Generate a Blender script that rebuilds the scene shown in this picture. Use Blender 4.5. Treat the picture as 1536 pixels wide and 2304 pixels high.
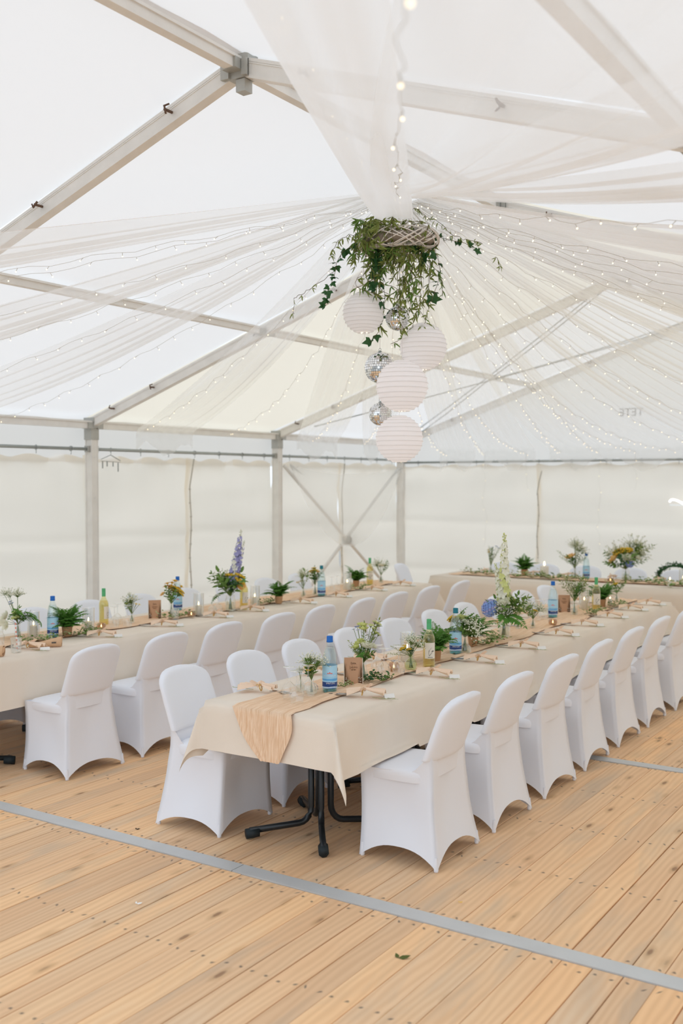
import bpy, math, random
from mathutils import Vector, Matrix, Euler, noise

for o in list(bpy.data.objects):
    bpy.data.objects.remove(o, do_unlink=True)
SC = bpy.context.scene
COL = SC.collection
PI = math.pi
R = random.Random(7)

# ------------------------------------------------------------------ camera
cam_d = bpy.data.cameras.new('camera')
cam_d.sensor_fit = 'VERTICAL'
cam_d.sensor_height = 36.0
cam_d.sensor_width = 24.0
cam_d.lens = 36.0
cam_d.clip_start = 0.05
cam_d.dof.use_dof = True
cam_d.dof.focus_distance = 5.7
cam_d.dof.aperture_fstop = 2.0
cam = bpy.data.objects.new('camera', cam_d)
COL.objects.link(cam)
cam.location = (0.0, 0.0, 1.9)
cam.rotation_euler = Euler((PI / 2 - 0.028745, 0.0, 0.579498), 'XYZ')
SC.camera = cam

# ------------------------------------------------------------------ world: bright overcast sky
W = bpy.data.worlds.new('overcast_sky')
SC.world = W
W.use_nodes = True
bg = W.node_tree.nodes['Background']
bg.inputs[0].default_value = (0.82, 0.905, 1.0, 1)
bg.inputs[1].default_value = 1.18

SC.view_settings.view_transform = 'Standard'
SC.view_settings.look = 'None'
SC.view_settings.gamma = 1.0
SC.view_settings.use_curve_mapping = False
SC.view_settings.exposure = 0.22
SC.cycles.use_denoising = True
SC.cycles.max_bounces = 16
SC.cycles.diffuse_bounces = 12
SC.cycles.use_adaptive_sampling = True
SC.cycles.adaptive_threshold = 0.02
SC.cycles.transparent_max_bounces = 28

# ------------------------------------------------------------------ materials
MATS = {}


def new_mat(name):
    m = bpy.data.materials.new(name)
    m.use_nodes = True
    nt = m.node_tree
    nt.nodes.clear()
    out = nt.nodes.new('ShaderNodeOutputMaterial')
    MATS[name] = m
    return m, nt, out


def N(nt, t, **kw):
    n = nt.nodes.new(t)
    for k, v in kw.items():
        if k == 'op':
            n.operation = v
        else:
            n.inputs[k].default_value = v
    return n


def plain(name, col, rough=0.6, metal=0.0, bump=0.0, bscale=40, var=0.0, vscale=6, spec=0.3, sheen=0.0, trans=0.0):
    """principled with a little noise in colour and relief"""
    m, nt, out = new_mat(name)
    b = N(nt, 'ShaderNodeBsdfPrincipled')
    b.inputs['Roughness'].default_value = rough
    b.inputs['Metallic'].default_value = metal
    b.inputs['Specular IOR Level'].default_value = spec
    b.inputs['Base Color'].default_value = (*col, 1)
    tc = N(nt, 'ShaderNodeTexCoord')
    if var > 0:
        nz = N(nt, 'ShaderNodeTexNoise')
        nz.inputs['Scale'].default_value = vscale
        nz.inputs['Detail'].default_value = 4
        nt.links.new(tc.outputs['Object'], nz.inputs['Vector'])
        mx = N(nt, 'ShaderNodeMix')
        mx.data_type = 'RGBA'
        mx.inputs[6].default_value = (*[c * (1 - var) for c in col], 1)
        mx.inputs[7].default_value = (*[min(1, c * (1 + var)) for c in col], 1)
        nt.links.new(nz.outputs['Fac'], mx.inputs[0])
        nt.links.new(mx.outputs[2], b.inputs['Base Color'])
    if bump > 0:
        nb = N(nt, 'ShaderNodeTexNoise')
        nb.inputs['Scale'].default_value = bscale
        nb.inputs['Detail'].default_value = 3
        nt.links.new(tc.outputs['Object'], nb.inputs['Vector'])
        bp = N(nt, 'ShaderNodeBump')
        bp.inputs['Strength'].default_value = bump
        bp.inputs['Distance'].default_value = 0.01
        nt.links.new(nb.outputs['Fac'], bp.inputs['Height'])
        nt.links.new(bp.outputs['Normal'], b.inputs['Normal'])
    if trans > 0:
        t = N(nt, 'ShaderNodeBsdfTranslucent')
        t.inputs['Color'].default_value = (*col, 1)
        ms = N(nt, 'ShaderNodeMixShader')
        ms.inputs[0].default_value = trans
        nt.links.new(b.outputs[0], ms.inputs[1])
        nt.links.new(t.outputs[0], ms.inputs[2])
        nt.links.new(ms.outputs[0], out.inputs[0])
    else:
        nt.links.new(b.outputs[0], out.inputs[0])
    return m


def membrane(name, col, tcol, fac):
    """coated tent fabric: diffuse on the inside, lets daylight through"""
    m, nt, out = new_mat(name)
    d = N(nt, 'ShaderNodeBsdfDiffuse')
    d.inputs[0].default_value = (*col, 1)
    t = N(nt, 'ShaderNodeBsdfTranslucent')
    t.inputs[0].default_value = (*tcol, 1)
    tc = N(nt, 'ShaderNodeTexCoord')
    nz = N(nt, 'ShaderNodeTexNoise')
    nz.inputs['Scale'].default_value = 1.3
    nz.inputs['Detail'].default_value = 5
    nt.links.new(tc.outputs['Object'], nz.inputs['Vector'])
    bp = N(nt, 'ShaderNodeBump')
    bp.inputs['Strength'].default_value = 0.15
    bp.inputs['Distance'].default_value = 0.04
    nt.links.new(nz.outputs['Fac'], bp.inputs['Height'])
    nt.links.new(bp.outputs['Normal'], d.inputs['Normal'])
    ms = N(nt, 'ShaderNodeMixShader')
    ms.inputs[0].default_value = fac
    nt.links.new(d.outputs[0], ms.inputs[1])
    nt.links.new(t.outputs[0], ms.inputs[2])
    nt.links.new(ms.outputs[0], out.inputs[0])
    return m


def sheer(name, col, opac):
    m, nt, out = new_mat(name)
    d = N(nt, 'ShaderNodeBsdfDiffuse')
    d.inputs[0].default_value = (*col, 1)
    t = N(nt, 'ShaderNodeBsdfTranslucent')
    t.inputs[0].default_value = (*col, 1)
    m1 = N(nt, 'ShaderNodeMixShader')
    m1.inputs[0].default_value = 0.85
    nt.links.new(d.outputs[0], m1.inputs[1])
    nt.links.new(t.outputs[0], m1.inputs[2])
    tr = N(nt, 'ShaderNodeBsdfTransparent')
    m2 = N(nt, 'ShaderNodeMixShader')
    m2.inputs[0].default_value = opac
    nt.links.new(tr.outputs[0], m2.inputs[1])
    nt.links.new(m1.outputs[0], m2.inputs[2])
    nt.links.new(m2.outputs[0], out.inputs[0])
    return m


def thin_glass(name, tint=(1, 1, 1), rough=0.02, gl=(1, 1, 1), base=0.07):
    m, nt, out = new_mat(name)
    tr = N(nt, 'ShaderNodeBsdfTransparent')
    tr.inputs[0].default_value = (*tint, 1)
    g = N(nt, 'ShaderNodeBsdfGlossy')
    g.inputs[0].default_value = (*gl, 1)
    g.inputs['Roughness'].default_value = rough
    lw = N(nt, 'ShaderNodeLayerWeight')
    lw.inputs[0].default_value = 0.5
    pw = N(nt, 'ShaderNodeMath', op='POWER')
    pw.inputs[1].default_value = 3.0
    nt.links.new(lw.outputs['Facing'], pw.inputs[0])
    fr = N(nt, 'ShaderNodeMath', op='MULTIPLY_ADD')
    fr.inputs[1].default_value = 0.75
    fr.inputs[2].default_value = base
    nt.links.new(pw.outputs[0], fr.inputs[0])
    ms = N(nt, 'ShaderNodeMixShader')
    nt.links.new(fr.outputs[0], ms.inputs[0])
    nt.links.new(tr.outputs[0], ms.inputs[1])
    nt.links.new(g.outputs[0], ms.inputs[2])
    nt.links.new(ms.outputs[0], out.inputs[0])
    return m


def glow(name, col, s):
    m, nt, out = new_mat(name)
    e = N(nt, 'ShaderNodeEmission')
    e.inputs[0].default_value = (*col, 1)
    e.inputs[1].default_value = s
    nt.links.new(e.outputs[0], out.inputs[0])
    m.cycles.emission_sampling = 'NONE'
    return m


def wood_floor():
    m, nt, out = new_mat('floor_wood')
    L = nt.links.new
    b = N(nt, 'ShaderNodeBsdfPrincipled')
    b.inputs['Roughness'].default_value = 0.62
    b.inputs['Specular IOR Level'].default_value = 0.25
    tc = N(nt, 'ShaderNodeTexCoord')
    oi = N(nt, 'ShaderNodeObjectInfo')
    sep = N(nt, 'ShaderNodeSeparateXYZ')
    L(tc.outputs['Object'], sep.inputs[0])

    def math_(op, a, bb=None):
        n = nt.nodes.new('ShaderNodeMath')
        n.operation = op
        for i, v in enumerate((a, bb)):
            if v is None:
                continue
            if isinstance(v, (int, float)):
                n.inputs[i].default_value = v
            else:
                L(v, n.inputs[i])
        return n.outputs[0]
    r = oi.outputs['Random']
    px = math_('ADD', sep.outputs[0], math_('MULTIPLY', r, 17.0))
    py = math_('ADD', sep.outputs[1], math_('MULTIPLY', r, 61.0))
    cmb = N(nt, 'ShaderNodeCombineXYZ')
    L(px, cmb.inputs[0])
    L(py, cmb.inputs[1])

    def mapped(sx, sy):
        mp = N(nt, 'ShaderNodeMapping')
        mp.inputs['Scale'].default_value = (sx, sy, 1)
        L(cmb.outputs[0], mp.inputs[0])
        return mp.outputs[0]

    def noise_(sx, sy, det=4, dist=0.0):
        n = N(nt, 'ShaderNodeTexNoise')
        n.inputs['Scale'].default_value = 1
        n.inputs['Detail'].default_value = det
        n.inputs['Distortion'].default_value = dist
        L(mapped(sx, sy), n.inputs['Vector'])
        return n.outputs['Fac']

    def ramp(f, stops):
        n = N(nt, 'ShaderNodeValToRGB')
        e = n.color_ramp.elements
        e[0].position, e[0].color = stops[0][0], (*stops[0][1], 1)
        e[1].position, e[1].color = stops[-1][0], (*stops[-1][1], 1)
        for p_, c_ in stops[1:-1]:
            x = e.new(p_)
            x.color = (*c_, 1)
        L(f, n.inputs[0])
        return n.outputs[0]

    def mix(f, a, c, mode='MIX'):
        n = N(nt, 'ShaderNodeMix')
        n.data_type = 'RGBA'
        n.blend_type = mode
        for i, v in ((0, f), (6, a), (7, c)):
            if isinstance(v, (int, float)):
                n.inputs[i].default_value = v
            elif isinstance(v, tuple):
                n.inputs[i].default_value = (*v, 1)
            else:
                L(v, n.inputs[i])
        return n.outputs[2]
    # wavy year-ring bands
    wv = N(nt, 'ShaderNodeTexWave')
    wv.wave_type = 'BANDS'
    wv.bands_direction = 'X'
    wv.inputs['Scale'].default_value = 9
    wv.inputs['Distortion'].default_value = 9
    wv.inputs['Detail'].default_value = 2
    wv.inputs['Detail Scale'].default_value = 0.8
    L(mapped(1.0, 0.16), wv.inputs['Vector'])
    base = ramp(noise_(3.0, 0.7, 3), [(0.3, (0.90, 0.585, 0.345)), (0.55, (0.93, 0.645, 0.40)), (0.75, (0.85, 0.655, 0.46))])
    base = mix(math_('MULTIPLY', wv.outputs['Fac'], 0.42), base, (0.70, 0.43, 0.235))
    fine = noise_(160, 3.5, 3)
    base = mix(math_('MULTIPLY', fine, 0.22), base, (0.66, 0.44, 0.26))
    # grey weathering patches
    wth = ramp(noise_(5, 1.1, 6, 0.6), [(0.52, (0, 0, 0)), (0.70, (1, 1, 1))])
    base = mix(math_('MULTIPLY', wth, 0.55), base, (0.56, 0.455, 0.345))
    # tint per board
    tn = ramp(r, [(0.0, (0.87, 0.86, 0.865)), (0.3, (1.0, 0.985, 0.965)), (0.55, (0.92, 0.935, 0.955)), (0.8, (1.05, 1.02, 0.96)), (1.0, (1.08, 1.01, 0.90))])
    base = mix(1.0, base, tn, 'MULTIPLY')
    # knots
    vo = N(nt, 'ShaderNodeTexVoronoi')
    vo.inputs['Scale'].default_value = 1.0
    L(mapped(7.5, 2.6), vo.inputs['Vector'])
    dist = math_('ADD', vo.outputs['Distance'], math_('MULTIPLY', noise_(30, 30, 2), 0.05))
    kn = ramp(dist, [(0.085, (1, 1, 1)), (0.145, (0, 0, 0))])
    rg = ramp(dist, [(0.10, (0.0, 0, 0)), (0.15, (0.55, 0.55, 0.55)), (0.24, (0, 0, 0))])
    base = mix(math_('MULTIPLY', rg, 0.6), base, (0.47, 0.27, 0.12))
    base = mix(math_('MULTIPLY', kn, 0.72), base, (0.22, 0.105, 0.05))
    # nail holes in rows across the boards
    ax = math_('SUBTRACT', math_('ABSOLUTE', math_('ADD', sep.outputs[0], math_('MULTIPLY', math_('SUBTRACT', noise_(0.0, 3.0, 1), 0.5), 0.05))), 0.034)
    yy = math_('ADD', sep.outputs[1], math_('MULTIPLY', math_('SUBTRACT', noise_(14, 0.0, 1), 0.5), 0.16))
    fy = math_('MULTIPLY', math_('ABSOLUTE', math_('SUBTRACT', math_('FRACT', math_('ADD', math_('DIVIDE', yy, 0.70), 0.5)), 0.5)), 0.70)
    dd = math_('SQRT', math_('ADD', math_('MULTIPLY', ax, ax), math_('MULTIPLY', fy, fy)))
    dd = math_('ADD', dd, math_('MULTIPLY', noise_(70, 70, 2), 0.004))
    nail = ramp(dd, [(0.0055, (1, 1, 1)), (0.0125, (0, 0, 0))])
    base = mix(math_('MULTIPLY', nail, 0.80), base, (0.085, 0.075, 0.075))
    L(base, b.inputs['Base Color'])
    bp = N(nt, 'ShaderNodeBump')
    bp.inputs['Strength'].default_value = 0.12
    bp.inputs['Distance'].default_value = 0.003
    L(fine, bp.inputs['Height'])
    L(bp.outputs[0], b.inputs['Normal'])
    L(b.outputs[0], out.inputs[0])
    return m


def label_mat():
    """printed bottle label: bands of blue by height on the label"""
    m, nt, out = new_mat('bottle_label')
    L = nt.links.new
    b = N(nt, 'ShaderNodeBsdfPrincipled')
    b.inputs['Roughness'].default_value = 0.35
    tc = N(nt, 'ShaderNodeTexCoord')
    sp = N(nt, 'ShaderNodeSeparateXYZ')
    L(tc.outputs['Object'], sp.inputs[0])
    mr = N(nt, 'ShaderNodeMapRange')
    mr.inputs[1].default_value = 0.02
    mr.inputs[2].default_value = 0.150
    nz = N(nt, 'ShaderNodeTexNoise')
    nz.inputs['Scale'].default_value = 28
    L(tc.outputs['Object'], nz.inputs['Vector'])
    ad = nt.nodes.new('ShaderNodeMath')
    ad.operation = 'MULTIPLY_ADD'
    ad.inputs[1].default_value = 0.010
    L(nz.outputs['Fac'], ad.inputs[0])
    L(sp.outputs[2], ad.inputs[2])
    L(ad.outputs[0], mr.inputs[0])
    cr = N(nt, 'ShaderNodeValToRGB')
    cr.color_ramp.interpolation = 'CONSTANT'
    e = cr.color_ramp.elements
    e[0].position, e[0].color = 0, (0.02, 0.12, 0.42, 1)
    e[1].position, e[1].color = 0.08, (0.55, 0.70, 0.85, 1)
    for p_, c_ in ((0.14, (0.01, 0.05, 0.23)), (0.33, (0.40, 0.66, 0.86)), (0.39, (0.12, 0.40, 0.75)), (0.48, (0.36, 0.66, 0.88)), (0.72, (0.42, 0.70, 0.88))):
        x = e.new(p_)
        x.color = (*c_, 1)
    L(mr.outputs[0], cr.inputs[0])
    L(cr.outputs[0], b.inputs['Base Color'])
    L(b.outputs[0], out.inputs[0])
    return m


def card_mat():
    """kraft card with a burnt-in forest border: dark towards the lower corners"""
    m, nt, out = new_mat('kraft_card')
    L = nt.links.new
    b = N(nt, 'ShaderNodeBsdfPrincipled')
    b.inputs['Roughness'].default_value = 0.8
    tc = N(nt, 'ShaderNodeTexCoord')
    sp = N(nt, 'ShaderNodeSeparateXYZ')
    L(tc.outputs['Object'], sp.inputs[0])

    def mm(op, a, bb):
        n = nt.nodes.new('ShaderNodeMath')
        n.operation = op
        for i, v in enumerate((a, bb)):
            if isinstance(v, (int, float)):
                n.inputs[i].default_value = v
            elif v is not None:
                L(v, n.inputs[i])
        return n.outputs[0]
    nz = N(nt, 'ShaderNodeTexNoise')
    nz.inputs['Scale'].default_value = 1
    nz.inputs['Detail'].default_value = 4
    mp = N(nt, 'ShaderNodeMapping')
    mp.inputs['Scale'].default_value = (110, 110, 16)
    L(tc.outputs['Object'], mp.inputs[0])
    L(mp.outputs[0], nz.inputs['Vector'])
    side = mm('MULTIPLY', mm('ABSOLUTE', sp.outputs[0], None), 18.0)
    low = mm('SUBTRACT', 1.12, mm('MULTIPLY', sp.outputs[2], 6.6))
    v = mm('MULTIPLY', mm('MULTIPLY', mm('MULTIPLY', side, side), low), mm('MULTIPLY', nz.outputs['Fac'], 2.1))
    cr = N(nt, 'ShaderNodeValToRGB')
    e = cr.color_ramp.elements
    e[0].position, e[0].color = 0.16, (0.56, 0.33, 0.20, 1)
    e[1].position, e[1].color = 0.42, (0.13, 0.065, 0.03, 1)
    L(v, cr.inputs[0])
    L(cr.outputs[0], b.inputs['Base Color'])
    L(b.outputs[0], out.inputs[0])
    return m


def gauze_mat():
    m, nt, out = new_mat('peach_gauze')
    L = nt.links.new
    b = N(nt, 'ShaderNodeBsdfPrincipled')
    b.inputs['Roughness'].default_value = 0.9
    b.inputs['Specular IOR Level'].default_value = 0.1
    tc = N(nt, 'ShaderNodeTexCoord')
    mp = N(nt, 'ShaderNodeMapping')
    mp.inputs['Scale'].default_value = (190, 6, 11)
    L(tc.outputs['Object'], mp.inputs[0])
    nz = N(nt, 'ShaderNodeTexNoise')
    nz.inputs['Scale'].default_value = 1
    nz.inputs['Detail'].default_value = 5
    nz.inputs['Distortion'].default_value = 0.8
    L(mp.outputs[0], nz.inputs['Vector'])
    cr = N(nt, 'ShaderNodeValToRGB')
    e = cr.color_ramp.elements
    e[0].position, e[0].color = 0.32, (0.76, 0.50, 0.31, 1)
    e[1].position, e[1].color = 0.66, (0.95, 0.73, 0.54, 1)
    L(nz.outputs['Fac'], cr.inputs[0])
    L(cr.outputs[0], b.inputs['Base Color'])
    bp = N(nt, 'ShaderNodeBump')
    bp.inputs['Strength'].default_value = 0.7
    bp.inputs['Distance'].default_value = 0.006
    L(nz.outputs['Fac'], bp.inputs['Height'])
    L(bp.outputs[0], b.inputs['Normal'])
    L(b.outputs[0], out.inputs[0])
    return m


def linen_mat():
    m, nt, out = new_mat('beige_linen')
    L = nt.links.new
    b = N(nt, 'ShaderNodeBsdfPrincipled')
    b.inputs['Roughness'].default_value = 0.9
    b.inputs['Specular IOR Level'].default_value = 0.1
    tc = N(nt, 'ShaderNodeTexCoord')
    nz = N(nt, 'ShaderNodeTexNoise')
    nz.inputs['Scale'].default_value = 3
    nz.inputs['Detail'].default_value = 6
    L(tc.outputs['Object'], nz.inputs['Vector'])
    cr = N(nt, 'ShaderNodeValToRGB')
    e = cr.color_ramp.elements
    e[0].position, e[0].color = 0.3, (0.79, 0.71, 0.61, 1)
    e[1].position, e[1].color = 0.7, (0.84, 0.76, 0.665, 1)
    L(nz.outputs['Fac'], cr.inputs[0])
    L(cr.outputs[0], b.inputs['Base Color'])
    wv = N(nt, 'ShaderNodeTexNoise')
    wv.inputs['Scale'].default_value = 220
    L(tc.outputs['Object'], wv.inputs['Vector'])
    bp = N(nt, 'ShaderNodeBump')
    bp.inputs['Strength'].default_value = 0.2
    bp.inputs['Distance'].default_value = 0.002
    L(wv.outputs['Fac'], bp.inputs['Height'])
    L(bp.outputs[0], b.inputs['Normal'])
    L(b.outputs[0], out.inputs[0])
    return m


wood_floor()
label_mat()
card_mat()
gauze_mat()
linen_mat()
membrane('roof_membrane', (0.90, 0.89, 0.89), (0.94, 0.90, 0.862), 0.60)
membrane('roof_membrane_cream', (0.89, 0.865, 0.80), (0.97, 0.88, 0.73), 0.60)
membrane('wall_membrane', (0.90, 0.88, 0.83), (1.0, 0.915, 0.785), 0.62)
membrane('valance_membrane', (0.90, 0.89, 0.87), (0.98, 0.935, 0.87), 0.60)
sheer('sheer_fabric', (0.97, 0.965, 0.955), 0.44)
sheer('sheer_fabric_double', (0.97, 0.965, 0.955), 0.58)
sheer('sheer_fabric_folded', (0.97, 0.965, 0.955), 0.88)
plain('seam_tape', (0.55, 0.52, 0.46), 0.8)
plain('aluminium', (0.80, 0.785, 0.75), 0.5, 0.1, 0.1, 60, 0.10, 9)
plain('aluminium_dark', (0.46, 0.46, 0.43), 0.45, 0.4, 0.1, 40, 0.15, 12)
plain('galvanised', (0.42, 0.45, 0.44), 0.45, 0.6, 0.1, 60, 0.12, 10)
plain('steel_strip', (0.60, 0.62, 0.63), 0.5, 0.25, 0.15, 25, 0.12, 5)
plain('rust', (0.16, 0.10, 0.07), 0.8, 0.2)
plain('floor_base', (0.16, 0.11, 0.07), 0.9)
plain('ground_gravel', (0.36, 0.35, 0.33), 0.95, var=0.2, vscale=3)
plain('chair_fabric', (0.835, 0.868, 0.94), 0.62, bump=0.06, bscale=14, spec=0.25)
plain('black_tube', (0.012, 0.016, 0.019), 0.32, spec=0.5)
plain('black_rubber', (0.018, 0.026, 0.03), 0.6)
plain('table_board', (0.30, 0.22, 0.15), 0.6)
plain('blue_cap', (0.012, 0.14, 0.52), 0.35)
plain('teal_cap', (0.01, 0.18, 0.24), 0.35)
plain('green_cap', (0.10, 0.44, 0.19), 0.4)
plain('paper_white', (0.86, 0.86, 0.84), 0.7)
plain('paper_cream', (0.80, 0.75, 0.66), 0.7)
plain('print_dark', (0.10, 0.09, 0.08), 0.7)
plain('print_brown', (0.20, 0.105, 0.055), 0.8)
plain('print_red', (0.80, 0.18, 0.14), 0.5)
plain('print_navy', (0.01, 0.05, 0.22), 0.5)
plain('print_grey', (0.33, 0.34, 0.33), 0.8)
plain('napkin_peach', (0.86, 0.66, 0.50), 0.9, bump=0.3, bscale=60, var=0.06, vscale=20)
plain('twine_gold', (0.72, 0.47, 0.17), 0.8)
plain('cutlery', (0.42, 0.40, 0.38), 0.22, 0.95)
plain('kraft_pot', (0.50, 0.29, 0.155), 0.85, var=0.08, vscale=14)
plain('soil', (0.03, 0.02, 0.013), 1.0)
plain('candle_wax', (0.90, 0.87, 0.80), 0.5, trans=0.25)
plain('kraft_cone', (0.66, 0.43, 0.26), 0.85, var=0.08, vscale=20)
plain('straw_red', (0.80, 0.30, 0.22), 0.6)
plain('leaf_fern', (0.085, 0.235, 0.03), 0.6, var=0.3, vscale=20, trans=0.25)
plain('leaf_mid', (0.14, 0.25, 0.05), 0.6, var=0.3, vscale=20, trans=0.25)
plain('leaf_dark', (0.035, 0.115, 0.035), 0.5, var=0.3, vscale=20, trans=0.15)
plain('leaf_olive', (0.24, 0.29, 0.075), 0.6, var=0.3, vscale=20, trans=0.25)
plain('leaf_pale', (0.42, 0.46, 0.24), 0.65, var=0.3, vscale=25, trans=0.2)
plain('stem_green', (0.16, 0.23, 0.06), 0.7)
plain('stem_brown', (0.15, 0.11, 0.05), 0.8)
plain('bloom_white', (0.86, 0.86, 0.74), 0.7, trans=0.2)
plain('bloom_lime', (0.72, 0.76, 0.33), 0.7, trans=0.2)
plain('bloom_yellow', (0.80, 0.56, 0.06), 0.7, trans=0.2)
plain('bloom_apricot', (0.88, 0.60, 0.24), 0.7, trans=0.2)
plain('bloom_blue', (0.26, 0.39, 0.80), 0.7, var=0.35, vscale=60, trans=0.15)
plain('bloom_lilac', (0.42, 0.41, 0.68), 0.7, var=0.3, vscale=50, trans=0.2)
plain('wicker', (0.78, 0.73, 0.68), 0.75, var=0.12, vscale=30)
plain('wicker_core', (0.34, 0.29, 0.24), 0.9)
plain('lantern_paper', (0.97, 0.955, 0.96), 0.9, spec=0.1, trans=0.62)
plain('cord_white', (0.80, 0.78, 0.76), 0.7)
plain('wire_clear', (0.80, 0.77, 0.70), 0.5, trans=0.3)
plain('mirror_tile', (0.88, 0.88, 0.87), 0.04, 1.0)
plain('mirror_core', (0.20, 0.20, 0.20), 0.5)
plain('dried_leaf', (0.10, 0.12, 0.03), 0.8)
plain('confetti', (0.80, 0.50, 0.08), 0.6)
thin_glass('clear_glass', (0.965, 0.975, 0.975), 0.05, base=0.13)
thin_glass('green_glass', (0.86, 0.93, 0.74))
thin_glass('wine_glass_green', (0.93, 0.92, 0.68))
thin_glass('wine_liquid', (0.955, 0.88, 0.66))
thin_glass('pet_plastic', (0.925, 0.972, 0.98), 0.06)
thin_glass('vase_water', (0.90, 0.93, 0.88))
thin_glass('bottle_base_teal', (0.30, 0.78, 0.86), 0.1)
thin_glass('smoked_glass', (0.86, 0.76, 0.66), 0.05)
glow('fairy_bulb', (1.0, 0.82, 0.55), 2.0)
glow('candle_flame', (1.0, 0.70, 0.30), 9.0)
glow('neon_white', (1.0, 0.93, 0.86), 4.0)

# ------------------------------------------------------------------ mesh kit


class MB:
    def __init__(s):
        s.v, s.f, s.m = [], [], []

    def add(s, vs, fs, mi=0):
        o = len(s.v)
        s.v.extend([tuple(p) for p in vs])
        s.f.extend([tuple(i + o for i in f) for f in fs])
        s.m.extend([mi] * len(fs))
        return s

    def merge(s, other, M=None, mi=None):
        o = len(s.v)
        if M is None:
            s.v.extend(other.v)
        else:
            s.v.extend([tuple(M @ Vector(p)) for p in other.v])
        s.f.extend([tuple(i + o for i in f) for f in other.f])
        s.m.extend(other.m if mi is None else [mi] * len(other.f))
        return s

    def box(s, c, d, mi=0, M=None):
        x, y, z = c
        a, b, e = d[0] / 2, d[1] / 2, d[2] / 2
        vs = [Vector((x + i * a, y + j * b, z + k * e)) for k in (-1, 1) for j in (-1, 1) for i in (-1, 1)]
        if M is not None:
            vs = [M @ p for p in vs]
        return s.add(vs, [(0, 2, 3, 1), (4, 5, 7, 6), (0, 1, 5, 4), (2, 6, 7, 3), (0, 4, 6, 2), (1, 3, 7, 5)], mi)

    def beam(s, a, b, w, h, mi=0, up=(0, 0, 1)):
        """box beam from a to b, w across, h in the up direction"""
        a, b = Vector(a), Vector(b)
        d = (b - a).normalized()
        sx = d.cross(Vector(up)).normalized()
        uz = sx.cross(d).normalized()
        vs = []
        for p in (a, b):
            for k, i in ((-1, -1), (-1, 1), (1, 1), (1, -1)):
                vs.append(p + sx * (i * w / 2) + uz * (k * h / 2))
        return s.add(vs, [(0, 1, 2, 3), (7, 6, 5, 4), (0, 4, 5, 1), (1, 5, 6, 2), (2, 6, 7, 3), (3, 7, 4, 0)], mi)

    def tube(s, pts, r, n=6, cap=True, mi=0):
        pts = [Vector(p) for p in pts]
        rs = r if isinstance(r, (list, tuple)) else [r] * len(pts)
        up = Vector((0.13, 0.21, 0.97))
        vs, fs = [], []
        k = len(pts)
        for i, p in enumerate(pts):
            d = (pts[min(i + 1, k - 1)] - pts[max(i - 1, 0)])
            if d.length < 1e-9:
                d = Vector((0, 0, 1))
            d.normalize()
            sx = d.cross(up)
            if sx.length < 0.05:
                sx = d.cross(Vector((1, 0, 0)))
            sx.normalize()
            sy = d.cross(sx)
            for j in range(n):
                a = 2 * PI * j / n
                vs.append(p + sx * (math.cos(a) * rs[i]) + sy * (math.sin(a) * rs[i]))
        for i in range(k - 1):
            for j in range(n):
                j2 = (j + 1) % n
                fs.append((i * n + j, i * n + j2, (i + 1) * n + j2, (i + 1) * n + j))
        if cap:
            fs.append(tuple(range(n))[::-1])
            fs.append(tuple((k - 1) * n + j for j in range(n)))
        return s.add(vs, fs, mi)

    def lathe(s, prof, n=20, c=(0, 0, 0), mi=0, wob=None):
        vs, fs = [], []
        for r, z in prof:
            for j in range(n):
                a = 2 * PI * j / n
                q = r * (wob(a, z) if wob else 1)
                vs.append((c[0] + q * math.cos(a), c[1] + q * math.sin(a), c[2] + z))
        for i in range(len(prof) - 1):
            for j in range(n):
                j2 = (j + 1) % n
                fs.append((i * n + j, i * n + j2, (i + 1) * n + j2, (i + 1) * n + j))
        return s.add(vs, fs, mi)

    def disc(s, c, r, n=16, mi=0):
        vs = [(c[0] + r * math.cos(2 * PI * j / n), c[1] + r * math.sin(2 * PI * j / n), c[2]) for j in range(n)]
        return s.add(vs, [tuple(range(n))], mi)

    def grid(s, nu, nv, fn, mi=0, wrap=False):
        vs = [fn(i / nu, j / nv) for i in range(nu + 1) for j in range(nv + 1)]
        w = nv + 1
        fs = [(i * w + j, (i + 1) * w + j, (i + 1) * w + j + 1, i * w + j + 1) for i in range(nu) for j in range(nv)]
        return s.add(vs, fs, mi)

    def ball(s, c, r, n=8, m=5, mi=0, sq=(1, 1, 1)):
        vs, fs = [], []
        for i in range(m + 1):
            t = PI * i / m
            for j in range(n):
                a = 2 * PI * j / n
                vs.append((c[0] + sq[0] * r * math.sin(t) * math.cos(a), c[1] + sq[1] * r * math.sin(t) * math.sin(a), c[2] + sq[2] * r * math.cos(t)))
        for i in range(m):
            for j in range(n):
                j2 = (j + 1) % n
                fs.append((i * n + j, (i + 1) * n + j, (i + 1) * n + j2, i * n + j2))
        return s.add(vs, fs, mi)

    def mesh(s, name, mats, smooth=True):
        me = bpy.data.meshes.new(name)
        me.from_pydata(s.v, [], s.f)
        if isinstance(mats, str):
            mats = [mats]
        for k in mats:
            me.materials.append(MATS[k])
        if len(mats) > 1:
            me.polygons.foreach_set('material_index', s.m)
        me.polygons.foreach_set('use_smooth', [smooth] * len(me.polygons))
        me.update()
        return me

    def obj(s, name, mats, parent=None, smooth=True, M=None):
        return place(name, s.mesh(name, mats, smooth), parent, M)


def place(name, me, parent=None, M=None):
    o = bpy.data.objects.new(name, me)
    COL.objects.link(o)
    if parent is not None:
        o.parent = parent
    if M is not None:
        o.matrix_local = M
    return o


def smooth_angle(me, deg=40):
    """flat across hard edges"""
    me.polygons.foreach_set('use_smooth', [True] * len(me.polygons))
    try:
        me.set_sharp_from_angle(angle=math.radians(deg))
    except Exception:
        pass
    return me


def tag(o, label, cat, group=None, kind=None):
    o['label'] = label
    o['category'] = cat
    if group:
        o['group'] = group
    if kind:
        o['kind'] = kind
    return o


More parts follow.
